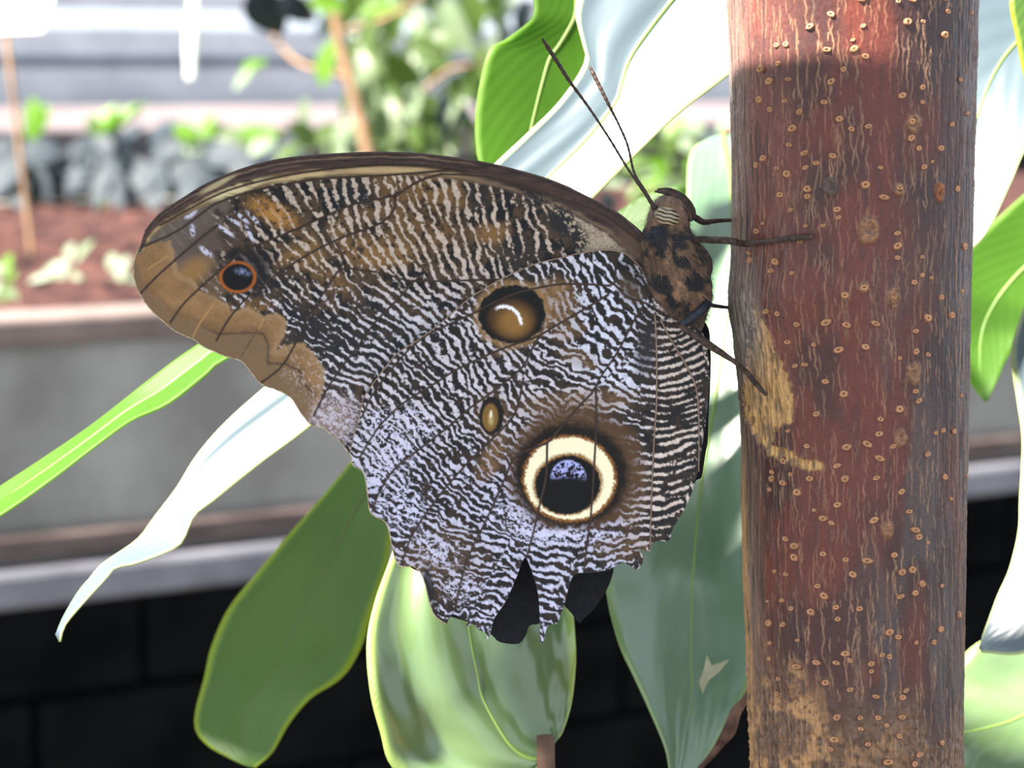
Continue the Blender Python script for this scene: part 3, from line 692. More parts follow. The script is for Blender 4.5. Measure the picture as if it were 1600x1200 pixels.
# plain lengths above and below the picture, down to the floor
def ring_rows(zs, scale, base_row):
    base = V.reshape(nr, nc, 3)[base_row]; c = base.mean(0); out = []
    for z, k in zip(zs, scale):
        o = c + (base - c) * k; o[:, 2] = base[:, 2] + (z - c[2]); out.append(o)
    return out
zt = V.reshape(nr, nc, 3)[0].mean(0)[2]; zb = V.reshape(nr, nc, 3)[-1].mean(0)[2]
top = ring_rows([zt + .30, zt + .2, zt + .1], [.92, .95, .98], 0); NB = 300; zs_ = np.linspace(zb - .0015, 0.0, NB); bot = ring_rows(zs_, np.interp(zs_, [0, .1, zb], [1.35, 1.15, 1.0]), nr - 1)
bot[-1][:, 2] = 0
V = np.vstack(top + [V] + bot)
cT = colT.reshape(nr, nc, 3); ii = np.abs(((np.arange(NB) * 4) % (2 * nr - 2)) - (nr - 1))
colT = np.vstack([cT[0]] * 3 + [colT] + [cT[i] for i in ii])
nr2 = nr + 3 + NB
idx = np.arange(nr2 * nc).reshape(nr2, nc); idn = np.roll(idx, -1, 1)
F = np.stack([idx[:-1], idx[1:], idn[1:], idn[:-1]], -1).reshape(-1, 4)
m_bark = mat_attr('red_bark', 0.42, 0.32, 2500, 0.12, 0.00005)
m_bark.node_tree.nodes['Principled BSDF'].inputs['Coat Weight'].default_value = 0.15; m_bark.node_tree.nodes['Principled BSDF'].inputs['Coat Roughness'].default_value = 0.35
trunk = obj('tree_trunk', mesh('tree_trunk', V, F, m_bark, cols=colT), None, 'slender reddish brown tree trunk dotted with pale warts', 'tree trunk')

# warts (lenticels), each one a small ringed bump
def wart(seed):
    r = np.random.default_rng(seed); k = 9; rings = [(0.0, .10), (.24, .22), (.45, .5), (.8, .42), (1.1, -.15)]
    Vw, Cw = [(0, 0, .08)], [lin((96, 54, 34))]
    pal = [lin((96, 54, 34)), lin((150, 102, 72)), lin((182, 138, 102)), lin((150, 108, 82)), lin((84, 50, 42))]
    pal = [c_ * (1 if seed % 2 else 1.15) for c_ in pal]
    if seed > 2: pal[0] = pal[1] = lin((150, 104, 74)); Cw[0] = pal[0]; Vw[0] = (0, 0, .42)
    for q, (rr, h) in enumerate(rings[1:], 1):
        for j in range(k):
            a = j * 2 * math.pi / k; f = 1 + r.uniform(-.14, .14)
            Vw.append((rr * f * math.cos(a), rr * f * math.sin(a) * .8, h * (1 + r.uniform(-.3, .3)))); Cw.append(pal[q] * r.uniform(.8, 1.15))
    Fw = [(0, 1 + j, 1 + (j + 1) % k) for j in range(k)]
    for q in range(len(rings) - 2):
        for j in range(k):
            a = 1 + q * k; Fw.append((a + j, a + k + j, a + k + (j + 1) % k, a + (j + 1) % k))
    return mesh('lenticel', Vw, Fw, m_wart, cols=np.array(Cw))
m_wart = mat_attr('corky_wart', 0.8, 0.2, 3000, 0.2)
warts = [wart(i) for i in range(5)]
T1 = [(475,325),(537,312),(720,270),(825,270),(870,300),(783,350),(505,378),(575,378),(736,397),(470,447),(560,463),(508,492),(618,512),(710,478),(1103,417),(1017,453),(1103,475),(768,546),(815,587),(882,577),(590,575),(1315,500),(1237,555),(1055,555),(578,640),(1055,620),(637,677),(743,692),(486,686),(457,710),(680,718),(640,735),(571,756),(534,732),(1088,660),(1183,655),(1148,710),(930,740),(1110,733),(870,808),(648,820),(648,850),(545,838),(1005,820),(945,858),(1268,810),(585,902),(760,905),(765,937),(462,980),(485,950),(640,968),(707,968),(620,1030),(435,1065),(437,1095),(1000,1000),(1000,1050),(1000,1097),(1103,1092),(528,1107),(513,1143),(588,1155),(1105,1165),(1145,1175),(1305,1040),(1278,370),(1335,90),(1215,105),(1200,50),(858,70),(735,130),(565,237),(860,180),(1200,200),(1040,160),(1000,80),(1060,70),(1105,155),(790,20),(655,175),(530,237),(820,235)]
T2 = [(790,180),(865,150),(985,190),(1070,127),(495,240),(535,250),(608,295),(720,288),(798,298),(912,293),(1240,255),(1130,268),(1190,185),(1295,155),(573,365),(673,376),(768,397),(873,385),(1080,322),(1080,403),(1133,415),(1012,430),(603,460),(640,455),(718,523),(790,572),(1080,562),(1093,600),(1012,633),(685,653),(935,673),(930,732),(580,722),(650,782),(803,785),(883,772),(988,782),(933,830),(1132,815),(1205,720),(1170,730),(1255,725),(765,860),(560,845),(522,890),(522,917),(590,897),(662,913),(563,932),(797,912),(920,908),(1215,908),(1295,580),(1330,910)]
T3 = [(767,82),(1022,30),(515,28),(615,35),(678,105),(910,143),(1055,110),(713,138),(745,155),(1245,65),(1082,185),(1097,212),(1137,237),(573,225),(607,252),(605,298),(713,280),(800,302),(885,305),(993,283),(827,360),(1070,343),(1025,352),(533,360),(575,368),(693,410),(717,448),(1080,437),(1020,450),(1113,402),(1203,415),(560,475),(510,485),(668,515),(763,493),(855,497),(770,540),(595,505),(515,573),(565,573),(975,592),(1010,612),(1088,637),(1167,640),(1197,590),(1290,540),(517,655),(620,633),(800,678),(818,705),(690,718),(617,740),(517,720),(765,716),(945,683),(975,690),(903,718),(903,748),(725,797),(820,823),(547,798),(545,860),(685,885),(1030,855),(1045,828),(922,850),(770,935),(860,935),(930,935),(1030,935),(625,922),(965,965),(862,980),(1017,1010),(890,1040),(760,1025),(1200,1050),(970,1112),(1080,1125),(935,1190),(1000,1185),(1105,1090),(745,1065)]
spots = [(1000 + x / 2.667, 0 + y / 2.667) for x, y in T1] + [(1000 + x / 2.667, 400 + y / 2.667) for x, y in T2] + [(1000 + x / 2.667, 750 + y / 2.667) for x, y in T3]
rw = np.random.default_rng(41)
SP = []
for x, y in spots:
    a, u_, v_ = tpix(x, y); SP.append((float(a), y, rw.choice([rw.uniform(4.5, 6.5), rw.uniform(6, 8.5)])))
for i in range(40):
    SP.append((rw.uniform(math.radians(92), math.radians(268)), rw.uniform(20, 1190), rw.uniform(4, 7)))
for a, y, r0 in SP:
    a_ = np.array([a]); y_ = np.array([float(y)])
    u_ = (a + math.radians(95)) * RT if a < math.radians(95) else 300
    lf = sample(HT, np.array([u_]), y_ - TY0)
    p = trunk_pt(a_, y_, lf - .2)[0]
    nrm = Vector(math.sin(a) * RGT - math.cos(a) * FWD); up = Vector(UPV); xx = up.cross(nrm).normalized(); up = nrm.cross(xx)
    ro = rw.uniform(-.5, .5); x2 = xx * math.cos(ro) + up * math.sin(ro); y2 = nrm.cross(x2)
    s1 = r0 * PXM * rw.uniform(.85, 1.25); s2 = r0 * PXM * rw.uniform(.75, 1.05)
    M = Matrix((x2 * s1, y2 * s2, nrm * (r0 * PXM))).transposed().to_4x4(); M.translation = Vector(p)
    o = obj('lenticel', warts[int(rw.integers(5))], trunk); o.matrix_basis = M

# ------------------------------------------------------------------ the butterfly: wing pattern painted as scale colours
OX, OY, PW, PH = 180, 210, 960, 832
GY, GX = np.mgrid[0:PH, 0:PW].astype(float); GX += OX; GY += OY
FW_OUT = [(1022, 400), (1010, 372), (995, 355), (970, 337), (915, 307), (860, 282), (785, 261), (735, 251), (660, 241.5), (600, 239), (550, 240), (475, 245), (425, 252), (375, 266), (325, 287), (287, 310), (250, 335), (227, 362), (219, 385), (211, 402), (209, 425), (211, 440), (219, 460), (237, 485), (262, 508), (277, 519), (304, 531), (319, 542), (352, 556), (378, 565), (394, 584), (410, 601), (435, 610), (455, 622), (470, 645), (487, 664), (505, 668), (515, 677), (532, 690), (545, 708), (570, 700), (640, 600), (760, 520), (900, 470), (1000, 460), (1030, 430)]
HW_OUT = [(1012, 440), (1002, 420), (990, 407), (978, 397), (962, 392), (940, 391), (910, 395), (875, 403), (835, 413), (785, 435), (735, 465), (692, 502), (655, 530), (620, 553), (590, 590), (568, 622), (562, 650), (554, 675), (547, 708), (552, 727), (567, 737), (573, 762), (577, 795), (585, 806), (600, 814), (607, 827), (612, 850), (617, 872), (626, 885), (645, 885), (657, 895), (664, 912), (670, 937), (677, 958), (686, 968), (697, 975), (702, 966), (710, 960), (721, 968), (731, 969), (727, 981), (738, 975), (748, 984), (760, 990), (761, 1000), (766, 990), (772, 967), (790, 940), (805, 907), (817, 876), (822, 872), (830, 890), (840, 925), (843, 957), (844, 1002), (849, 1003), (855, 980), (865, 975), (872, 972), (880, 950), (885, 932), (892, 907), (902, 896), (915, 895), (940, 893), (960, 886), (972, 879), (985, 884), (995, 890), (1003, 882), (1005, 869), (997, 858), (1015, 862), (1017, 850), (1030, 845), (1045, 845), (1052, 825), (1067, 800), (1080, 772), (1087, 748), (1092, 730), (1098, 690), (1104, 650), (1108, 600), (1107, 555), (1100, 525), (1085, 505), (1060, 490), (1030, 470)]
FVEINS = [
    [(690, 272), (665, 279), (642, 290), (617, 305), (560, 317), (525, 330), (470, 355), (417, 377), (380, 392), (350, 417), (312, 450), (285, 477), (266, 504)],
    [(617, 305), (615, 330), (592, 350), (560, 362), (537, 370), (495, 390), (450, 417), (395, 457), (360, 495), (338, 532)],
    [(990, 405), (900, 425), (830, 438), (772, 437), (647, 439), (600, 427), (560, 422), (532, 420), (507, 455), (485, 490), (460, 540), (438, 575), (408, 598)],
    [(532, 420), (536, 400), (522, 376)],
    [(647, 439), (622, 467), (585, 505), (560, 540), (535, 572), (510, 610), (490, 650)],
    [(760, 262), (680, 268), (600, 274), (500, 280), (400, 297), (340, 317), (320, 330), (275, 362), (220, 387)],
    [(340, 352), (310, 375), (275, 405), (245, 432), (219, 459)],
    [(1010, 385), (940, 335), (860, 305), (760, 277), (690, 272)],
    [(700, 262), (600, 258), (500, 266), (420, 280), (350, 300), (290, 330), (250, 352)],
    [(980, 420), (860, 440), (760, 470), (690, 500)]]
HVEINS = [
    [(962, 412), (960, 444), (947, 446), (915, 444), (877, 444), (850, 448), (810, 457), (772, 472), (745, 487), (710, 503), (670, 522), (640, 545), (605, 585), (580, 620), (566, 650)],
    [(951, 460), (915, 482), (880, 502), (845, 523), (820, 533), (782, 546), (720, 574), (675, 602), (630, 630), (592, 667), (562, 715)],
    [(844, 524), (830, 547), (815, 575), (770, 612), (735, 637), (697, 670), (655, 702), (617, 732), (592, 770), (582, 800)],
    [(818, 590), (805, 645), (770, 685), (730, 724), (690, 770), (657, 815), (640, 845), (627, 882)],
    [(925, 614), (900, 640), (870, 675), (855, 692), (807, 712), (790, 745), (765, 802), (740, 852), (725, 890), (710, 955)],
    [(855, 692), (853, 745), (843, 790), (835, 825), (823, 872)],
    [(931, 606), (932, 650), (930, 700), (925, 782), (922, 815), (917, 852), (912, 892)],
    [(1005, 478), (990, 502), (965, 550), (940, 587), (925, 614)],
    [(1023, 490), (1025, 520), (1026, 562), (1026, 625), (1022, 687), (1018, 775), (1016, 856)],
    [(1032, 498), (1045, 525), (1070, 567), (1088, 607), (1092, 660), (1092, 737)],
    [(960, 444), (975, 460), (990, 467), (1010, 474)]]

def inside(poly, x, y):
    return inpoly(x, y, poly)
def dist_path(pts, x, y):
    p = np.asarray(pts, float); best = np.full(x.shape, 1e9)
    for a, b in zip(p[:-1], p[1:]):
        d = b - a; t = np.clip(((x - a[0]) * d[0] + (y - a[1]) * d[1]) / (d @ d + 1e-9), 0, 1)
        best = np.minimum(best, (x - a[0] - t * d[0]) ** 2 + (y - a[1] - t * d[1]) ** 2)
    return np.sqrt(best)

HWs = smooth_path(HW_OUT + HW_OUT[:1], 700)[:-1]; FWs = smooth_path(FW_OUT + FW_OUT[:1], 500)[:-1]
inH = inside(HW_OUT, GX, GY)

# stripe direction (deg, y down), wavelength px, white threshold
CF = [(450,320,60,16,.35),(520,300,72,16,.3),(580,290,78,13,.1),(350,350,45,15,.8),(420,400,58,13,.35),(480,450,38,11,.35),(550,480,45,13,.25),(640,330,70,14,.25),(700,330,80,14,.2),(690,420,62,13,.1),(750,390,66,13,.2),(800,360,75,15,.4),(860,370,70,14,.35),(620,480,35,13,.1),(700,470,38,12,.05),(560,540,30,11,.4),(500,520,35,10.5,.65),(460,490,35,10.5,.65),(560,400,62,13,.3),(600,370,66,13,.3),(480,400,58,14,.2),(650,500,38,12,.1),(430,350,58,15,.4),(530,620,35,11,.2),(480,580,30,10,.7),(740,320,80,14,.3),(600,440,40,13,.1)]
CH = [(940,415,72,15,-.05),(890,425,68,14,-.05),(985,440,50,10,.5),(900,460,62,13,-.1),(940,470,55,14,-.2),(955,500,45,15,-.45),(930,520,35,13,-.3),(970,560,50,13,-.5),(1000,590,20,13,-.4),(880,560,12,11,0),(835,560,20,11,-.05),(850,595,25,11,-.05),(800,580,55,11,-.1),(770,560,62,11,-.1),(750,600,64,11,-.05),(700,560,58,11,0),(650,600,48,11,.05),(610,640,42,10,-.1),(700,630,52,11,.05),(680,690,46,11,.1),(730,690,48,11,.05),(620,690,38,9,-.35),(590,720,35,9,-.3),(700,760,40,10,.05),(640,760,40,10,-.05),(600,780,35,9,-.15),(780,800,32,10,-.15),(740,840,22,10,-.05),(660,840,28,10,-.05),(690,900,12,10,.1),(750,920,10,10,-.05),(820,840,14,10,-.4),(870,860,2,11,-.25),(870,900,25,11,-.15),(850,950,10,11,0),(920,850,-4,11,-.35),(960,870,-20,11,-.1),(1000,640,12,11,.15),(985,700,20,11,.3),(995,780,10,11,.25),(990,840,5,11,.3),(1050,560,-18,10,.15),(1060,640,-10,10.5,.15),(1060,720,-12,11,.15),(1045,800,-18,11,.1),(1095,570,-40,9,.2),(1095,640,-30,9,.2),(1010,520,20,10,.4),(800,430,60,13,.1),(720,500,45,11,.05),(640,560,45,11,.05)]
ch_, cw_ = PH // 8, PW // 8
cy, cx = np.mgrid[0:ch_, 0:cw_].astype(float); cx = cx * 8 + OX + 4; cy = cy * 8 + OY + 4
def field(C, sig=34.0):
    C = np.array(C, float); d2 = (cx[..., None] - C[:, 0]) ** 2 + (cy[..., None] - C[:, 1]) ** 2
    wg = np.exp(-d2 / (2 * sig * sig)) + 1e-5 / (1 + d2 / 1e4); wg /= wg.sum(-1, keepdims=True)
    a2 = np.radians(C[:, 2]) * 2
    ang = np.arctan2((wg * np.sin(a2)).sum(-1), (wg * np.cos(a2)).sum(-1)) / 2
    return np.stack([np.cos(2 * ang), np.sin(2 * ang), (wg * C[:, 3]).sum(-1), (wg * C[:, 4]).sum(-1)], -1)
fF = upsample(field(CF), PH, PW); fH = upsample(field(CH), PH, PW)
fl_ = np.where(inH[..., None], fH, fF)
ANG = np.arctan2(fl_[..., 1], fl_[..., 0]) / 2; LAM = fl_[..., 2]; THR = fl_[..., 3]
ANG = ANG + (noise(PH, PW, 26, 26, 51, 2) - .5) * 0.5
ky = np.fft.fftfreq(PH)[:, None]; kx = np.fft.rfftfreq(PW)[None, :]
KA, LAMS = 12, [10.5, 13.5, 18.5]
def bank():
    out = []
    for i in range(KA):
        th = math.pi * i / KA; nx, ny = -math.sin(th), math.cos(th)      # across the stripe
        for lam in LAMS:
            f0 = 1 / lam; kn = kx * nx + ky * ny; kt = kx * -ny + ky * nx
            sn = 0.26 * f0; stt = 0.17 * f0
            out.append((np.exp(-(kn - f0) ** 2 / (2 * sn * sn)) + np.exp(-(kn + f0) ** 2 / (2 * sn * sn))) * np.exp(-kt ** 2 / (2 * stt * stt)))
    return out
BK = bank()
def weights():
    t = (ANG % math.pi) / math.pi * KA; Ws = []
    li = np.interp(LAM * 1.13, LAMS, [0, 1, 2])
    for i in range(KA):
        da = np.abs((t - i + KA / 2) % KA - KA / 2); wa = np.clip(1 - da, 0, 1)
        for j in range(len(LAMS)):
            Ws.append((wa * np.clip(1 - np.abs(li - j), 0, 1)).astype(np.float32))
    return Ws
WT = weights()
Uf = np.random.default_rng(52).normal(size=(PH, PW))
for it in range(4):
    Fh = np.fft.rfft2(Uf); R = np.zeros((PH, PW))
    for Bk_, W_ in zip(BK, WT):
        R += W_ * np.fft.irfft2(Fh * Bk_, s=(PH, PW))
    e = np.fft.irfft2(np.fft.rfft2(R * R) * np.exp(-(kx ** 2 + ky ** 2) * (2 * math.pi * 14) ** 2 / 2), s=(PH, PW))
    R /= np.sqrt(np.maximum(e, 1e-12)) + 1e-9
    Uf = np.tanh(1.6 * R)
ST = R / 1.4                                            # about -1..1 across each stripe
# each cell between veins carries its own run of stripes, and the lines wander
def side(pts):
    p = np.asarray(pts, float); best = np.full(GX.shape, 1e9); sg = np.zeros(GX.shape)
    for a, b in zip(p[:-1], p[1:]):
        d = b - a; t = np.clip(((GX - a[0]) * d[0] + (GY - a[1]) * d[1]) / (d @ d + 1e-9), 0, 1)
        q = (GX - a[0] - t * d[0]) ** 2 + (GY - a[1] - t * d[1]) ** 2; k = q < best
        best[k] = q[k]; sg[k] = (d[0] * (GY - a[1]) - d[1] * (GX - a[0]))[k] > 0
    return sg
cell = np.zeros((PH, PW))
for vs, mk_ in ((FVEINS[:8], ~inH), (HVEINS, inH)):
    for k, v in enumerate(vs): cell += side(v) * mk_ * (2 ** k)
cell = (cell + inH * 4096).astype(int); rcel = np.random.default_rng(58).uniform(-9, 9, (2, 9000))
wk = 1 - .7 * (inH & (GX > 1000)) - .25 * (~inH)
wx = rcel[0][cell] + wk * ((noise(PH, PW, 9, 9, 81, 2) - .5) * 11 + (noise(PH, PW, 22, 22, 83) - .5) * 12)
wy = rcel[1][cell] + wk * ((noise(PH, PW, 9, 9, 82, 2) - .5) * 11 + (noise(PH, PW, 22, 22, 84) - .5) * 12)
ST = sample(ST, (GX - OX + wx).ravel(), (GY - OY + wy).ravel()).reshape(PH, PW)
g1 = noise(PH, PW, 2.2, 2.2, 53); g2 = noise(PH, PW, 5, 5, 54, 2); g3 = noise(PH, PW, 16, 16, 55, 2); g4 = noise(PH, PW, 45, 45, 56, 2); gf = np.random.default_rng(57).random((PH, PW))
THRn = THR + np.where(inH, .40, .26) + (g4 - .5) * .9 + (g3 - .5) * .9
WHT = sm(-.2, .2, ST - THRn + (g1 - .5) * 1.0 + (g2 - .5) * .8)

def blob(x, y, rx, ry=None, a=0, soft=.35):
    ry = ry or rx; c, s = math.cos(math.radians(a)), math.sin(math.radians(a))
    u = ((GX - x) * c + (GY - y) * s) / rx; v = (-(GX - x) * s + (GY - y) * c) / ry
    return sm(1 + soft, 1 - soft, np.hypot(u, v))
def ell(x, y, rx, ry, a=0):
    c, s = math.cos(math.radians(a)), math.sin(math.radians(a))
    return np.hypot(((GX - x) * c + (GY - y) * s) / rx, (-(GX - x) * s + (GY - y) * c) / ry)
K_BLK, K_DK, K_BRN, K_OCH = lin((26, 26, 30)), lin((52, 47, 46)), lin((82, 64, 50)), lin((130, 96, 58))
# ---- ground colour between the pale lines
IMG = np.zeros((PH, PW, 3)) + K_BLK
IMG = mixc(IMG, K_BRN, np.where(inH, .25 * sm(.5, .7, g3) + .1, .9 * sm(.36, .62, g3)) * sm(.2, .6, g2 + .1))
fwm = (~inH).astype(float); hwm = inH.astype(float)
for x, y, rx, ry, a, k in [(430,335,40,18,30,1),(480,395,60,20,-25,.8),(590,395,60,22,5,1),(690,300,60,25,10,.8),(660,360,60,30,0,.5),(770,365,26,16,0,.9),(520,440,40,18,35,.5),(620,320,30,20,0,.5),(600,285,30,16,0,.5),(400,480,30,14,0,.6), (540,350,60,16,-20,.5)]:
    IMG = mixc(IMG, K_OCH, blob(x, y, rx, ry, a, .6) * k * fwm * sm(.3, .6, g2 * .6 + g3 * .4 + .08))
for x, y, rx, ry, a, k in [(555,300,30,26,0,.8),(745,300,20,32,0,.9),(880,345,26,20,35,1),(830,310,20,10,25,.9),(505,370,10,30,-25,.8),(820,400,40,30,0,.6),(430,430,30,20,0,.5),(500,560,60,50,40,.85),(575,550,70,36,30,.85),(470,500,50,24,30,.7),(610,500,60,26,30,.6)]:
    IMG = mixc(IMG, lin((38, 38, 42)), blob(x, y, rx, ry, a, .5) * k * fwm)
# ---- pale line colour
LC = np.zeros((PH, PW, 3)) + lin((206, 198, 208))
LC = mixc(LC, lin((198, 176, 162)), fwm * sm(500, 400, GY) * .95)
LC = mixc(LC, lin((214, 196, 186)), hwm * sm(995, 1030, GX) * 1.0)
LC = mixc(LC, lin((200, 197, 220)), hwm * sm(620, 780, GY) * sm(1000, 960, GX))
LC = mixc(LC, lin((214, 214, 232)), hwm * blob(950, 500, 70, 120, -10, .5))
LC = LC * (0.72 + .45 * g2[..., None]) 
IMG = mixc(IMG, LC, WHT * .95)
# dull rim of brown at each pale line in the forewing
# ---- forewing: apex, marginal band, costa
base_path = [(211, 400), (212, 440), (237, 487), (277, 521), (319, 544), (378, 567), (412, 603), (455, 624), (487, 665), (532, 691), (548, 712)]
dm = dist_path(base_path, GX, GY)
apex = sm(0, 26, (420 - (GX + 0.15 * GY)) + 22 * (g3 - .5) * 2 - 10) * sm(470, 400, GY)
IMG = mixc(IMG, lin((104, 90, 84)), apex * fwm * .92)
IMG = mixc(IMG, lin((82, 66, 62)), blob(335, 375, 45, 25, -30, .6) * fwm * .6)
IMG = mixc(IMG, lin((150, 112, 66)), blob(300, 425, 32, 18, -35, .6) * fwm * .85)
def along_path(pts):
    p = np.asarray(pts, float); best = np.full(GX.shape, 1e9); so = np.zeros(GX.shape); acc = 0.0
    for a, b in zip(p[:-1], p[1:]):
        d = b - a; ln = np.hypot(*d); t = np.clip(((GX - a[0]) * d[0] + (GY - a[1]) * d[1]) / (d @ d), 0, 1)
        q = (GX - a[0] - t * d[0]) ** 2 + (GY - a[1] - t * d[1]) ** 2; k = q < best; best[k] = q[k]; so[k] = (acc + t * ln)[k]; acc += ln
    return so
along = along_path(smooth_path(base_path, 60))
bandw = 56 - 24 * sm(440, 545, GX) + 16 * np.abs(np.sin(along * math.pi / 62 + .4))
b_in = [(485, 657), (498, 629), (505, 609), (508, 578), (490, 550), (472, 535), (444, 540), (430, 549), (444, 525), (450, 502), (432, 489), (411, 494), (386, 477), (366, 487), (361, 477), (335, 461), (312, 454), (305, 441), (279, 426), (272, 395), (266, 376)]
b_out = [(205, 385), (200, 430), (215, 475), (250, 515), (310, 550), (370, 580), (400, 612), (450, 640), (480, 672)]
b_line = [(226, 451), (264, 489), (343, 522), (391, 520), (411, 521), (419, 538), (419, 568), (447, 569), (470, 581), (470, 594), (493, 619)]
def soft(m, k=3):
    m = m.astype(float)
    for _ in range(k): m = (m + np.roll(m, 1, 0) + np.roll(m, -1, 0) + np.roll(m, 1, 1) + np.roll(m, -1, 1)) / 5
    return m
jx = (g2 - .5) * 7; jy = (g1 - .5) * 5
band = soft(inside(b_in + b_out, GX + jx, GY + jy)); outer = soft(inside(b_line[::-1] + b_out, GX + jx * .3, GY + jy * .3))
scal = 22 + 16 * np.abs(np.sin(along * math.pi / 46))
bc = lin((146, 110, 74))[None, None] * (.62 + .7 * (noise(PH, PW, 24, 24, 91, 3) * .65 + g3 * .2 + g1 * .15))[..., None]
bc = mixc(bc, lin((104, 78, 54)), sm(16, 2, dist_path(b_line, GX, GY)) * (1 - outer) * .55)
bc = mixc(bc, lin((166, 136, 104)), sm(12, 2, dist_path(b_in, GX, GY)) * .5)
IMG = IMG * (1 - (band * fwm * .96)[..., None]) + bc * (band * fwm * .96)[..., None]
IMG = mixc(IMG, lin((116, 92, 70)), outer * band * fwm * .8)
IMG = mixc(IMG, lin((70, 52, 44)), sm(2.6, .7, np.minimum(dist_path(b_line, GX, GY), np.minimum(dist_path([(312, 454), (335, 461), (359, 476), (362, 486)], GX, GY), dist_path([(414, 502), (399, 520), (376, 558)], GX, GY) + .8)) + (g2 - .5) * 2) * fwm * .75 * sm(300, 345, GX))
IMG = mixc(IMG, lin((190, 150, 92)), sm(1.8, .5, np.minimum(dist_path([(338, 469), (312, 505), (301, 527)], GX, GY), np.minimum(dist_path([(262, 400), (232, 420)], GX, GY), dist_path([(413, 500), (404, 514)], GX, GY)))) * fwm * .6)
IMG = mixc(IMG, lin((196, 178, 176)), blob(480, 590, 50, 26, 45, .6) * fwm * sm(.6, .66, g1 * .6 + g2 * .4) * .5)
IMG = mixc(IMG, lin((150, 128, 122)), blob(520, 660, 32, 38, 40, .5) * fwm * .75)
IMG = mixc(IMG, lin((196, 188, 204)), blob(525, 655, 36, 36, 40, .5) * fwm * sm(.5, .56, g1 * .65 + g2 * .35) * .8)
for x, y, rx, ry, a in [(298, 334, 11, 5, -35), (301, 360, 4, 9, -5), (322, 393, 12, 4.5, 38), (352, 360, 16, 3, 35), (390, 365, 3, 14, -25), (365, 345, 12, 3, 35), (378, 340, 14, 3, 40), (395, 340, 14, 3, 45)]:
    IMG = mixc(IMG, lin((206, 204, 226)), blob(x, y, rx, ry, a, .4) * fwm * sm(.35, .5, g1 * .4 + g2 * .6 + .05) * .95)
IMG = mixc(IMG, lin((184, 128, 62)), blob(425, 332, 34, 14, 25, .7) * fwm * .7 * sm(.4, .6, g2 + .1))
# tip eye
e1 = ell(371, 433, 1, 1); IMG = mixc(IMG, lin((30, 28, 34)), blob(404, 428, 22, 34, 10, .6) * fwm * .92)
IMG = mixc(IMG, lin((30, 28, 34)), blob(390, 400, 30, 14, 0, .6) * fwm * .8)
IMG = mixc(IMG, lin((122, 98, 74)), blob(335, 450, 18, 26, 30, .6) * fwm * .6)
e1 = ell(371.5, 433, 28.5, 24.5, 0); IMG = mixc(IMG, lin((158, 86, 34)), sm(1.07, .98, e1) * fwm); IMG = mixc(IMG, lin((14, 15, 20)), sm(.90, .80, e1) * fwm)
IMG = mixc(IMG, lin((150, 160, 200)), blob(379, 425, 10, 5, 15, .8) * fwm * .7 * sm(.3, .6, g1 * .5 + g2 * .5))
# costal bands, by distance from the leading edge
cst = [(1012, 378), (970, 337), (915, 307), (860, 282), (785, 261), (735, 251), (660, 241.5), (600, 239), (550, 240), (475, 245), (425, 252), (375, 266), (325, 287), (287, 310), (250, 335), (227, 362), (216, 388)]
dc = dist_path(cst, GX, GY); fade = sm(240, 330, GX); wd = np.interp(GX, [220, 300, 400, 550, 700, 850, 960, 1010], [10, 26, 36, 36, 33, 34, 34, 30])
cn = noise(PH, PW, 5, 26, 61, 2); dcw = dc / wd + (cn - .5) * .12
cm = sm(1.06, .94, dcw) * fwm
stops = [(0, (58, 46, 46)), (.1, (70, 54, 52)), (.16, (128, 104, 88)), (.22, (52, 40, 42)), (.36, (78, 60, 58)), (.42, (100, 78, 72)), (.5, (56, 44, 44)), (.6, (120, 96, 74)), (.7, (164, 138, 106)), (.82, (172, 146, 110)), (.9, (104, 82, 64)), (1.0, (136, 112, 84))]
stR = [(0, (50, 40, 42)), (.2, (72, 54, 52)), (.45, (86, 62, 58)), (.6, (60, 46, 46)), (.75, (66, 52, 50)), (.88, (120, 98, 80)), (1.0, (70, 54, 50))]
def ramp(st, t): return np.stack([np.interp(t, [s[0] for s in st], [lin(s[1])[k] for s in st]) for k in range(3)], -1)
cc = ramp(stops, dcw) * (1 - sm(660, 800, GX))[..., None] + ramp(stR, dcw) * sm(660, 800, GX)[..., None]
cc = cc * (.55 + .8 * cn[..., None])
IMG = IMG * (1 - cm[..., None]) + cc * cm[..., None]
IMG = mixc(IMG, lin((226, 208, 164)), blob(370, 296, 44, 7, -20, .5) * fwm * .9 * sm(.3, .5, cn)); IMG = mixc(IMG, lin((206, 188, 150)), blob(340, 288, 30, 4, -28, .5) * fwm * .7)
IMG = mixc(IMG, lin((208, 184, 140)), blob(470, 276, 50, 5, -8, .5) * fwm * .7 * sm(.35, .55, cn)); IMG = mixc(IMG, lin((202, 172, 128)), blob(600, 266, 60, 6, 0, .5) * fwm * .6)
# tan speckled wedge near the wing root
tri = inside([(770, 285), (830, 292), (900, 318), (950, 350), (990, 380), (990, 420), (940, 392), (905, 392), (890, 350), (850, 320)], GX + (g3 - .5) * 26, GY + (g3 - .5) * 26).astype(float) * sm(.98, 1.1, dcw)
IMG = mixc(IMG, lin((176, 158, 136)), tri * fwm * .9); IMG = mixc(IMG, lin((84, 70, 60)), tri * fwm * sm(.6, .68, g1 * .6 + gf * .4) * .8)
IMG = mixc(IMG, lin((92, 72, 58)), blob(990, 385, 34, 18, 45, .5) * fwm * .8)
dkp = blob(880, 345, 28, 19, 40, .3) + blob(905, 375, 15, 18, 0, .4) + blob(835, 306, 26, 7, 28, .4)
IMG = mixc(IMG, lin((40, 38, 40)), np.clip(dkp, 0, 1) * fwm * sm(.40, .46, g2 * .6 + g1 * .4 + .02))
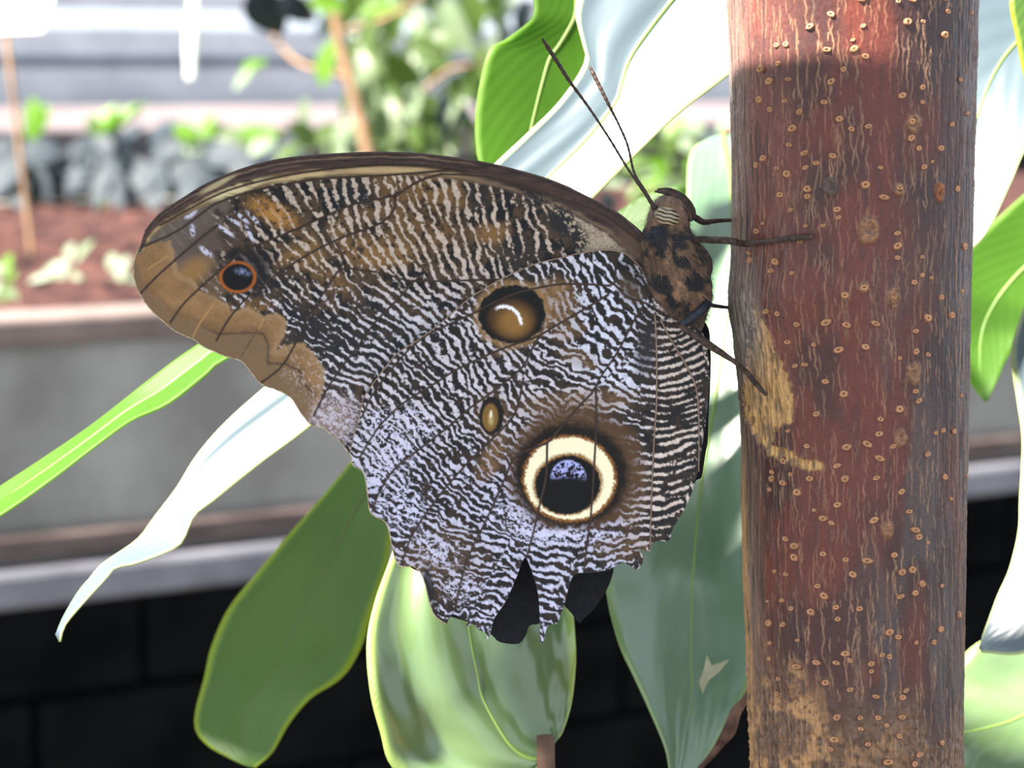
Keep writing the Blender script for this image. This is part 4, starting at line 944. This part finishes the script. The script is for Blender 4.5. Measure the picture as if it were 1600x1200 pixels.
# ---- hindwing
# brown fields
for x, y, rx, ry, a, k in [(868,475,34,36,0,.85),(848,455,40,14,-15,.8),(890,520,26,12,-20,.55),(905,560,34,14,20,.45),(800,540,40,8,-25,.5),(900,630,90,20,-5,.6),(770,715,18,40,30,.6),(768,648,24,34,0,.5), (985,760,26,70,0,.45), (700,880,60,60,0,.25), (640,880,40,30,0,.2), (975,855,50,20,0,.35)]:
    IMG = mixc(IMG, lin((132, 100, 66)), blob(x, y, rx, ry, a, .5) * hwm * k * (.55 + .45 * sm(.45, .6, g2)))
# dull zone at the root and inner fold
IMG = mixc(IMG, lin((48, 46, 48)), blob(1008, 545, 16, 45, 5, .5) * hwm * .75); IMG = mixc(IMG, lin((78, 62, 48)), blob(985, 452, 16, 26, -35, .5) * hwm * .85)
IMG = mixc(IMG, lin((20, 20, 24)), blob(985, 425, 14, 30, -40, .5) * hwm * .5)
# lilac frosting
for x, y, rx, ry, a, k in [(605,690,44,30,40,.3),(650,660,36,22,35,.2),(600,740,26,22,0,.3),(630,790,30,30,0,.3),(680,860,34,18,30,.35),(720,920,26,20,0,.35),(815,815,40,22,35,.6),(870,832,50,14,0,.7),(925,840,30,10,-5,.45),(600,660,24,20,0,.4)]:
    IMG = mixc(IMG, lin((206, 202, 230)), blob(x, y, rx, ry, a, .6) * hwm * sm(.58 - .17 * k, .66 - .17 * k, g1 * .55 + g2 * .45) * .85)
# upper spot
e2 = ell(800, 491, 53, 46, -8); e2i = ell(799, 496, 40, 34, -10); e2w = e2 + (g2 - .5) * .12
IMG = mixc(IMG, lin((150, 116, 74)), sm(1.28, 1.0, e2w) * hwm * .8 * sm(880, 840, GX)); IMG = mixc(IMG, lin((18, 16, 18)), sm(1.03, .95, e2w) * hwm)
cg = sm(1.05, .25, ell(803, 503, 36, 32, 10)); IMG = mixc(IMG, lin((78, 52, 28)), sm(1.1, .75, ell(800, 498, 40, 33, 0)) * hwm * .85); IMG = mixc(IMG, lin((146, 106, 54)), cg * hwm * .85)
arc = np.abs(ell(788, 508, 26, 29, 0) - 1); aang = np.degrees(np.arctan2(GY - 508, GX - 788))
IMG = mixc(IMG, lin((244, 240, 246)), sm(.13, .05, arc + (g1 - .5) * .08) * hwm * sm(-125, -105, aang) * sm(4, -8, aang))
IMG = mixc(IMG, lin((18, 16, 18)), sm(.3, .15, np.abs(dist_path([(805, 450), (835, 462), (848, 490), (845, 515)], GX, GY) / 22)) * hwm * .6)
# small spot
e3 = ell(768, 649, 19, 30, 4) + (g2 - .5) * .1; IMG = mixc(IMG, lin((26, 22, 20)), sm(1.08, .96, e3) * hwm)
e3i = ell(766, 652, 12.5, 22, 2); IMG = mixc(IMG, lin((124, 92, 46)), sm(1.1, .85, e3i) * hwm); IMG = mixc(IMG, lin((196, 174, 120)), sm(1.0, .3, ell(767, 655, 6, 14)) * hwm * .7); IMG = mixc(IMG, lin((236, 226, 200)), sm(1.1, .7, ell(767, 647, 2.2, 7, 6)) * hwm * .9)
# great eye
halo = ell(898, 735, 106, 104, 0); 
hm = sm(1.12, .88, halo + (g3 - .5) * .18) * sm(838, 815, GY + (g2 - .5) * 12) * sm(.0, 1, 1 - 0 * GX)
IMG = mixc(IMG, lin((84, 60, 40)), hm * hwm * (1 - .5 * WHT * sm(.8, 1.1, halo)) * .96)
dk = ell(892, 742, 91, 83, 0); IMG = mixc(IMG, lin((18, 14, 13)), sm(1.08, .88, dk + (g2 - .5) * .1) * hwm * .96)
wv_ = (g1 - .5) * .06 + (g2 - .5) * .05
er = ell(890, 748, 71, 65.5, 0) + wv_; pi_ = ell(887, 758, 51.5, 46, -12) + wv_
IMG = mixc(IMG, lin((150, 96, 46)), sm(1.08, 1.0, er) * hwm * .85); IMG = mixc(IMG, lin((246, 236, 200)), sm(1.0, .955, er) * hwm)
IMG = mixc(IMG, lin((150, 106, 60)), sm(1.14, 1.03, pi_) * hwm * .95 * sm(800, 730, GY)); IMG = mixc(IMG, lin((150, 106, 60)), sm(1.08, 1.0, pi_) * hwm * .9); IMG = mixc(IMG, lin((8, 8, 10)), sm(1.02, .96, pi_) * hwm)
cr = ell(888, 748, 28, 29, 0); crm = sm(1.05, .95, cr) * sm(754, 742, GY + (g1 - .5) * 10); crs = sm(.45, .52, g1 * .8 + .2 * gf + .35 * (cr - .75))
IMG = mixc(IMG, lin((176, 178, 236)), crm * crs * hwm * .95)
# black translucent specks at the edge
IMG = mixc(IMG, lin((30, 30, 36)), blob(670, 915, 8, 28, -10, .4) * hwm * .9)
IMG = mixc(IMG, lin((24, 22, 24)), blob(1100, 700, 6, 60, 6, .5) * hwm * .6)
# dark shading of pigment along the veins
for vs, mk_ in ((FVEINS, fwm), (HVEINS, hwm)):
    for v in vs:
        IMG = mixc(IMG, lin((58, 44, 38)), sm(2.6, .8, dist_path(smooth_path(v, 40), GX, GY)) * mk_ * .8)
IMG = np.clip(IMG, 0, 1)

# ------------------------------------------------------------------ wing sheets
def d_und(x, y): return 0.00035 * np.sin(x / 95 + y / 150) + 0.0002 * np.sin(y / 60 - x / 130)
def d_hw(x, y): return 0.3500 + d_und(x, y) - 0.0008 * sm(1000, 600, x)
def d_fw(x, y): return d_hw(x, y) + 0.0006 + 0.0004 * sm(1000, 700, x)
def d_far_h(x, y): return 0.3572 + 0.4 * d_und(x, y) - 0.0015 * sm(1000, 600, x)
def d_far_f(x, y): return d_far_h(x, y) - 0.0007

def wing(name, poly, step, df, mat, parent, img=None, col=None, label=None):
    poly = np.asarray(poly, float); x0, y0 = poly.min(0) - 2 * step; x1, y1 = poly.max(0) + 2 * step
    xs = np.arange(x0, x1, step); ys = np.arange(y0, y1, step); X, Y = np.meshgrid(xs, ys)
    ins = inpoly(X, Y, poly)
    near = np.zeros_like(ins); 
    for dy in (-1, 0, 1):
        for dx in (-1, 0, 1): near |= np.roll(np.roll(ins, dy, 0), dx, 1)
    out = near & ~ins
    # pull the ring of points just outside onto the outline
    ox, oy = X[out], Y[out]; a = poly; b = np.roll(poly, -1, 0); best = np.full(ox.shape, 1e9); bx = ox.copy(); by = oy.copy()
    for p, q in zip(a, b):
        d = q - p; t = np.clip(((ox - p[0]) * d[0] + (oy - p[1]) * d[1]) / (d @ d + 1e-9), 0, 1)
        qx = p[0] + t * d[0]; qy = p[1] + t * d[1]; dd = (ox - qx) ** 2 + (oy - qy) ** 2; k = dd < best
        best[k] = dd[k]; bx[k] = qx[k]; by[k] = qy[k]
    X[out] = bx; Y[out] = by
    use = ins | out
    quad = use[:-1, :-1] & use[1:, :-1] & use[:-1, 1:] & use[1:, 1:] & (ins[:-1, :-1] | ins[1:, :-1] | ins[:-1, 1:] | ins[1:, 1:])
    idx = -np.ones(X.shape, int); keep = np.zeros(X.shape, bool)
    for sy in (slice(None, -1), slice(1, None)):
        for sx in (slice(None, -1), slice(1, None)): keep[sy, sx] |= quad
    idx[keep] = np.arange(keep.sum())
    F = np.stack([idx[:-1, :-1][quad], idx[1:, :-1][quad], idx[1:, 1:][quad], idx[:-1, 1:][quad]], -1)
    x = X[keep]; y = Y[keep]; V = P(x, y, df(x, y))
    c = sample(img, x - OX, y - OY) if img is not None else np.zeros((len(x), 3)) + col * (0.7 + .6 * np.random.default_rng(3).random((len(x), 1)))
    return obj(name, mesh(name, V, F, mat, cols=c), parent, label)

fy = P(1055, 430, 0.3525)
bf_ = empty('owl_butterfly', P(1060, 520, 0.3535), 'large brown owl butterfly with big yellow-ringed eyespot clinging to the red trunk', 'butterfly')
m_wing = mat_attr('wing_scales', 0.62, 0.22, 6000, 0.10, 0.00001)
m_wing_d = mat_attr('dark_wing_scales', 0.7, 0.2, 3000, 0.25)
m_vein = mat_plain('brown_vein', (66, 50, 42), 0.55, 0.4, 2000)
m_vein_t = mat_plain('tan_vein', (150, 124, 106), 0.55, 0.4, 2000)
m_fringe = mat_plain('cream_fringe', (196, 180, 150), 0.7, 0.3, 1500, rgb2=(140, 118, 92))
m_costa = mat_plain('dark_costa', (58, 46, 46), 0.55, 0.35, 1500, rgb2=(80, 64, 60))
fwing = wing('forewing', FWs, 1.45, d_fw, m_wing, bf_, IMG, label='brown patterned forewing with small black eyespot near the tip')
hwing = wing('hindwing', HWs, 1.3, d_hw, m_wing, bf_, IMG, label='zebra-striped hindwing with large ringed eyespot and tattered edge')
for vs, wob, df in ((FVEINS, fwing, d_fw), (HVEINS, hwing, d_hw)):
    for i, v in enumerate(vs):
        q = smooth_path(v, 36)
        if wob is hwing: r0, r1 = (1.35, .75)
        else: r0, r1 = (1.3, .8)
        mt = m_vein_t if (wob is hwing and i in (8, 9)) else m_vein
        tube('vein', P(q[:, 0], q[:, 1], df(q[:, 0], q[:, 1]) - 0.00004), np.linspace(r0, r1, 36) * PXM, mt, wob, 6)
def edge_run(pts, df, r, mt, par, nm, n=120):
    q = smooth_path(pts, n); tube(nm, P(q[:, 0], q[:, 1], df(q[:, 0], q[:, 1])), r * PXM, mt, par, 6)
i0 = FW_OUT.index((219, 385)); i1 = FW_OUT.index((545, 708))
edge_run(FW_OUT[i0:i1 + 1], d_fw, 1.0, m_fringe, fwing, 'fringe', 160)
edge_run(cst[:-1], d_fw, 2.0, m_costa, fwing, 'costa', 120)
edge_run([(1000, 372), (940, 330), (860, 297), (760, 270), (660, 257), (560, 255), (470, 262), (400, 276)], d_fw, 1.6, m_costa, fwing, 'costa_ridge', 90)
edge_run(HW_OUT[HW_OUT.index((547, 708)):HW_OUT.index((697, 975)) + 1], d_hw, 0.9, m_fringe, hwing, 'fringe', 160)
edge_run(HW_OUT[0:HW_OUT.index((547, 708)) + 1], d_hw, 0.9, m_vein_t, hwing, 'leading_edge', 140)
FARH = [(1040, 440), (1000, 420), (960, 400), (900, 405), (800, 440), (700, 505), (600, 600), (565, 690), (585, 770), (610, 810), (630, 875), (668, 905), (678, 950), (700, 962), (740, 975), (768, 992), (778, 1002), (795, 1006), (812, 1005), (822, 992), (828, 976), (842, 975), (850, 955), (876, 945), (890, 955), (905, 974), (912, 966), (928, 952), (948, 922), (958, 896), (962, 880), (1000, 850), (1040, 830), (1075, 780), (1089, 748), (1096, 747), (1103, 705), (1106, 690), (1107, 650), (1110, 600), (1110, 540), (1100, 500)]
FARF = [(1030, 410), (1005, 375), (960, 338), (860, 288), (735, 258), (600, 246), (475, 252), (375, 273), (290, 318), (235, 370), (222, 425), (245, 480), (320, 532), (400, 565), (470, 625), (530, 665), (640, 600), (800, 520), (1000, 470)]
fh = wing('hindwing', smooth_path(FARH + FARH[:1], 300)[:-1], 4.0, d_far_h, m_wing_d, bf_, None, lin((22, 22, 27)), label='far hindwing showing dark through the notches')
ff = wing('forewing', smooth_path(FARF + FARF[:1], 200)[:-1], 5.0, d_far_f, m_wing_d, bf_, None, lin((52, 44, 42)), label='far forewing hidden behind')

# ------------------------------------------------------------------ body
BD_ = 0.3518
AX = np.array([  # px, py, radius across, radius in depth, depth offset (m)
    (1050, 301, 3, 3, 0), (1049, 306, 14, 16, 0), (1047, 315, 25, 26, 0), (1046, 326, 31, 31, 0), (1045, 338, 34, 33, 0), (1044, 350, 34, 33, 0), (1043, 362, 38, 34, 0), (1045, 376, 45, 41, 0),
    (1050, 392, 49, 46, 0), (1055, 412, 53, 50, 0), (1058, 432, 54, 52, 0), (1062, 452, 51, 50, .0002), (1066, 472, 45, 45, .0006), (1068, 490, 38, 38, .0010), (1070, 508, 30, 30, .0014), (1070, 530, 24, 24, .0017),
    (1070, 570, 22, 22, .0018), (1070, 620, 21, 22, .0018), (1070, 680, 18, 19, .0018), (1068, 730, 12, 13, .0018), (1066, 758, 2, 2, .0018)], float)
ts = np.r_[0, np.cumsum(np.hypot(*np.diff(AX[:, :2], axis=0).T))]; nb, kb = 150, 90
t_ = np.linspace(0, ts[-1], nb); B5 = smooth_path(AX, nb)
av = np.linspace(0, 2 * np.pi, kb, endpoint=False)
nzb = noise(nb, kb, 5, 5, 71, 2); tuft = noise(nb, kb, 9, 7, 72, 2)
furz = 1 + (nzb - .5) * .10 + (tuft - .5) * .12
BX = B5[:, 0:1] + B5[:, 2:3] * furz * np.sin(av); BY = B5[:, 1:2] + 0 * BX; BZ = BD_ + B5[:, 4:5] - B5[:, 3:4] * furz * np.cos(av) * PXM
V = P(BX, BY, BZ).reshape(-1, 3)
mot = noise(nb, kb, 4.2, 5, 73, 2)
CB = np.zeros((nb, kb, 3)) + lin((112, 87, 70)); CB = mixc(CB, lin((146, 112, 88)), sm(.55, .7, nzb)); CB = mixc(CB, lin((46, 43, 46)), sm(.465, .55, mot))
CB = mixc(CB, lin((34, 36, 46)), sm(352, 360, BY) * sm(376, 366, BY) * .8 * sm(.3, .5, nzb)); CB = mixc(CB, lin((134, 108, 92)), sm(352, 340, BY) * .8)
CB = mixc(CB, lin((120, 98, 86)), sm(505, 530, BY) * .8); CB = mixc(CB, lin((70, 62, 58)), sm(470, 500, BY) * .6)
CB = CB * (.7 + .6 * tuft[..., None])
idx = np.arange(nb * kb).reshape(nb, kb); idn = np.roll(idx, -1, 1)
F = np.stack([idx[:-1], idn[:-1], idn[1:], idx[1:]], -1).reshape(-1, 4)
m_body = mat_attr('furry_body', 0.85, 0.15, 2500, 0.25, 0.00005, sheen=0.2)
body = obj('body', mesh('body', V, F, m_body, cols=CB.reshape(-1, 3)), bf_, 'furry brown and black mottled body')
# hairs over head and thorax
rh = np.random.default_rng(74); NH = 7500
Vb = V.reshape(nb, kb, 3); HV, HF, HC = [], [], []
for k in range(NH):
    i = int(rh.integers(3, int(nb * .47))); j = int(rh.integers(0, kb)); p = Vb[i, j]; c = B5[i]; cen = P(c[0], c[1], BD_ + c[4]); nrm = p - cen; nrm /= np.linalg.norm(nrm) + 1e-12
    if (abs(c[1] - 338) < 20 and math.cos(av[j]) > .3 and abs(math.sin(av[j])) < .65): continue
    dn = Vb[min(i + 3, nb - 1), j] - p; dn /= np.linalg.norm(dn) + 1e-12
    ln = rh.uniform(6, 17) * PXM * (1.0 if c[1] > 360 else .7)
    tip = p + ln * (.7 * nrm + .65 * dn + rh.normal(0, .25, 3)); sd_ = np.cross(nrm, dn); wdt = .8 * PXM * sd_
    b0 = len(HV); HV += [p - wdt - nrm * PXM, p + wdt - nrm * PXM, tip]; HF.append((b0, b0 + 1, b0 + 2)); cl = CB[i, j] * rh.uniform(.8, 1.5); HC += [cl, cl, np.minimum(cl * 1.25, .6)]
obj('body_hair', mesh('body_hair', HV, HF, m_body, cols=np.array(HC)), bf_, kind='stuff')

# striped compound eyes, one on each side of the head
def eye(side):
    n_, k_ = 40, 60; th = np.linspace(0.02, np.pi - .02, n_)[:, None]; ph = np.linspace(0, 2 * np.pi, k_, endpoint=False)[None]
    lx = np.sin(th) * np.cos(ph); ly = np.sin(th) * np.sin(ph); lz = np.cos(th) + 0 * ph
    a = math.radians(17); ex = 21 * lx; ey = 16 * ly
    X = 1043 + ex * math.cos(a) - ey * math.sin(a); Y = 338.5 + ex * math.sin(a) + ey * math.cos(a)
    dz = BD_ - side * (27 * PXM) - side * lz * 16 * PXM
    ban = np.sin(ly * 17 + .8 * np.sin(lx * 2.6) + 0.5 * np.sin(lx * 8)); c = np.zeros((n_, k_, 3)) + lin((172, 154, 126))
    c = mixc(c, lin((36, 30, 26)), sm(-.15, .25, ban) * sm(.99, .85, np.hypot(lx, ly))); c = mixc(c, lin((128, 100, 78)), sm(.8, 1.0, np.hypot(lx, ly)) * .7)
    idx = np.arange(n_ * k_).reshape(n_, k_); idn = np.roll(idx, -1, 1); F = np.stack([idx[:-1], idn[:-1], idn[1:], idx[1:]], -1).reshape(-1, 4)
    obj('compound_eye', mesh('compound_eye', P(X, Y, dz).reshape(-1, 3), F, m_eye, cols=c.reshape(-1, 3)), bf_, 'cream eye with dark wavy stripes' if side > 0 else None)
m_eye = mat_attr('striped_eye', 0.25, 0.5, 3000, 0.05); eye(1); eye(-1)
# palps curving up over the face
m_palp = mat_plain('brown_palp', (82, 68, 62), 0.8, 0.2, 1200, rgb2=(48, 42, 42))
for k, (dx, dy, dd) in enumerate(((0, 0, -.0012), (5, -3, .0012))):
    q = smooth_path([(1079 + dx, 346 + dy), (1076 + dx, 330 + dy), (1066 + dx, 315 + dy), (1052 + dx, 305 + dy), (1038 + dx, 300 + dy), (1023 + dx * .8, 299 + dy)], 30)
    rr = np.interp(np.linspace(0, 1, 30), [0, .15, .5, .8, .92, 1], [3.5, 5.5, 5.5, 4.2, 2.8, 1.6])
    tube('palp', P(q[:, 0], q[:, 1], BD_ + dd), rr * PXM, m_palp, bf_, 10)
# antennae: thin, faintly ringed, thicker club
m_ant = mat_plain('dark_antenna', (62, 40, 34), 0.5, 0.4, 1500, rgb2=(34, 24, 24))
for pts, d1, d2 in (([(1024, 326), (1010, 306), (980, 262), (955, 221), (931, 184), (910, 154), (890, 127), (869, 94), (847, 60)], BD_ - .0022, BD_ - .006),
                    ([(1022, 324), (1008, 298), (991, 270), (981, 228), (968, 197), (954, 169), (937, 135), (921, 103)], BD_ + .0005, BD_ + .004)):
    q = smooth_path(pts, 110); f = np.linspace(0, 1, 110); rr = np.interp(f, [0, .04, .1, .6, .78, .95, 1], [4.6, 3.0, 2.0, 2.0, 2.9, 3.4, 1.6]) * (1 + .12 * np.sin(np.arange(110) * 1.6))
    tube('antenna', P(q[:, 0], q[:, 1], d1 + (d2 - d1) * f), rr * PXM, m_ant, bf_, 8)
# legs
m_leg = mat_plain('dark_hairy_leg', (84, 66, 58), 0.7, 0.3, 1500, rgb2=(46, 38, 38))
m_leg_b = mat_plain('blue_black_leg', (44, 50, 62), 0.6, 0.35, 1500, rgb2=(30, 32, 40))
def surf_d(x, y, lift=1.5):
    a, _, _ = tpix(np.array(float(x)), np.array(float(y))); l, r = t_edges(y); return float(t_depth(y) - ((r - l) / 2 + lift) * math.cos(float(a)) * PXM)
def leg(pts, radii, mt, hair=True, seed=0, label=None, name='leg'):
    q = smooth_path(pts, 40); rr = np.interp(np.linspace(0, 1, 40), np.linspace(0, 1, len(radii)), radii) * PXM
    W_ = P(q[:, 0], q[:, 1], q[:, 2]); V, F = tube_geo(W_, rr, 8); V = V.tolist(); r = np.random.default_rng(seed)
    if hair:
        for k in range(150):
            i = int(r.integers(1, 39)); p = W_[i]; t = W_[i] - W_[i - 1]; t /= np.linalg.norm(t) + 1e-12; n = r.normal(size=3); n -= n @ t * t; n /= np.linalg.norm(n)
            b = len(V); tip = p + n * (rr[i] + r.uniform(1, 3.2) * PXM) + t * 2.5 * PXM; sd_ = np.cross(n, t) * .35 * PXM
            V += [(p + n * rr[i] * .8 - sd_).tolist(), (p + n * rr[i] * .8 + sd_).tolist(), tip.tolist()]; F.append((b, b + 1, b + 2))
    return obj(name, mesh(name, V, F, mt), bf_, label)
d2 = surf_d(1200, 378); d3 = surf_d(1268, 370)
leg([(1072, 380, BD_ - .001), (1090, 374, BD_ - .003), (1115, 375, .3455), (1140, 376, min(.3425, surf_d(1160, 377, 6))), (1167, 381, surf_d(1167, 381, 4)), (1205, 377, surf_d(1205, 377, 4)), (1240, 372, surf_d(1240, 372, 3)), (1270, 370, surf_d(1270, 370, 1))], [3.5, 6, 6, 5.4, 4.4, 4.4, 5, 3.4], m_leg, seed=1, label='near foreleg reaching across the red bark')
leg([(1076, 334, BD_ + .001), (1088, 341, BD_ + .0015), (1100, 347, BD_ + .002), (1120, 345, .3555), (1145, 344, .3562), (1156, 345, .3555)], [5, 5.5, 4.5, 3.4, 3, 2], m_leg, seed=2)
leg([(1085, 470, BD_ + .002), (1108, 476, BD_ + .0025), (1125, 479, .3562), (1142, 481, .3562), (1150, 482, .356)], [4, 3.6, 3.2, 3, 2], m_leg_b, seed=3)
leg([(1106, 474, BD_ - .0022), (1096, 484, BD_ - .0045), (1080, 497, BD_ - .0052), (1064, 507, BD_ - .0056)], [7.5, 8, 7, 5], m_leg_b, hair=False, seed=4, label='blue-black thigh of the near hind leg', name='thigh')
leg([(1062, 508, BD_ - .0056), (1082, 522, BD_ - .0055), (1105, 537, BD_ - .0052), (1131, 554, .3475), (1150, 567, min(.3475, surf_d(1166, 575, 5))), (1166, 581, surf_d(1168, 581, 4)), (1182, 600, surf_d(1182, 600, 3)), (1197, 617, surf_d(1197, 617, 1))], [4, 5.5, 6.5, 5.5, 4, 4, 4.4, 3], m_leg, seed=5, label='near hind leg stretched to the wound in the bark')
leg([(1086, 380, BD_ - .0008), (1098, 392, BD_ - .001), (1106, 408, BD_ - .001), (1106, 424, BD_ - .001), (1098, 440, BD_ - .0008)], [3, 6, 7, 7, 4], m_leg, hair=False, seed=6, label='dark folded leg pressed to the chest')
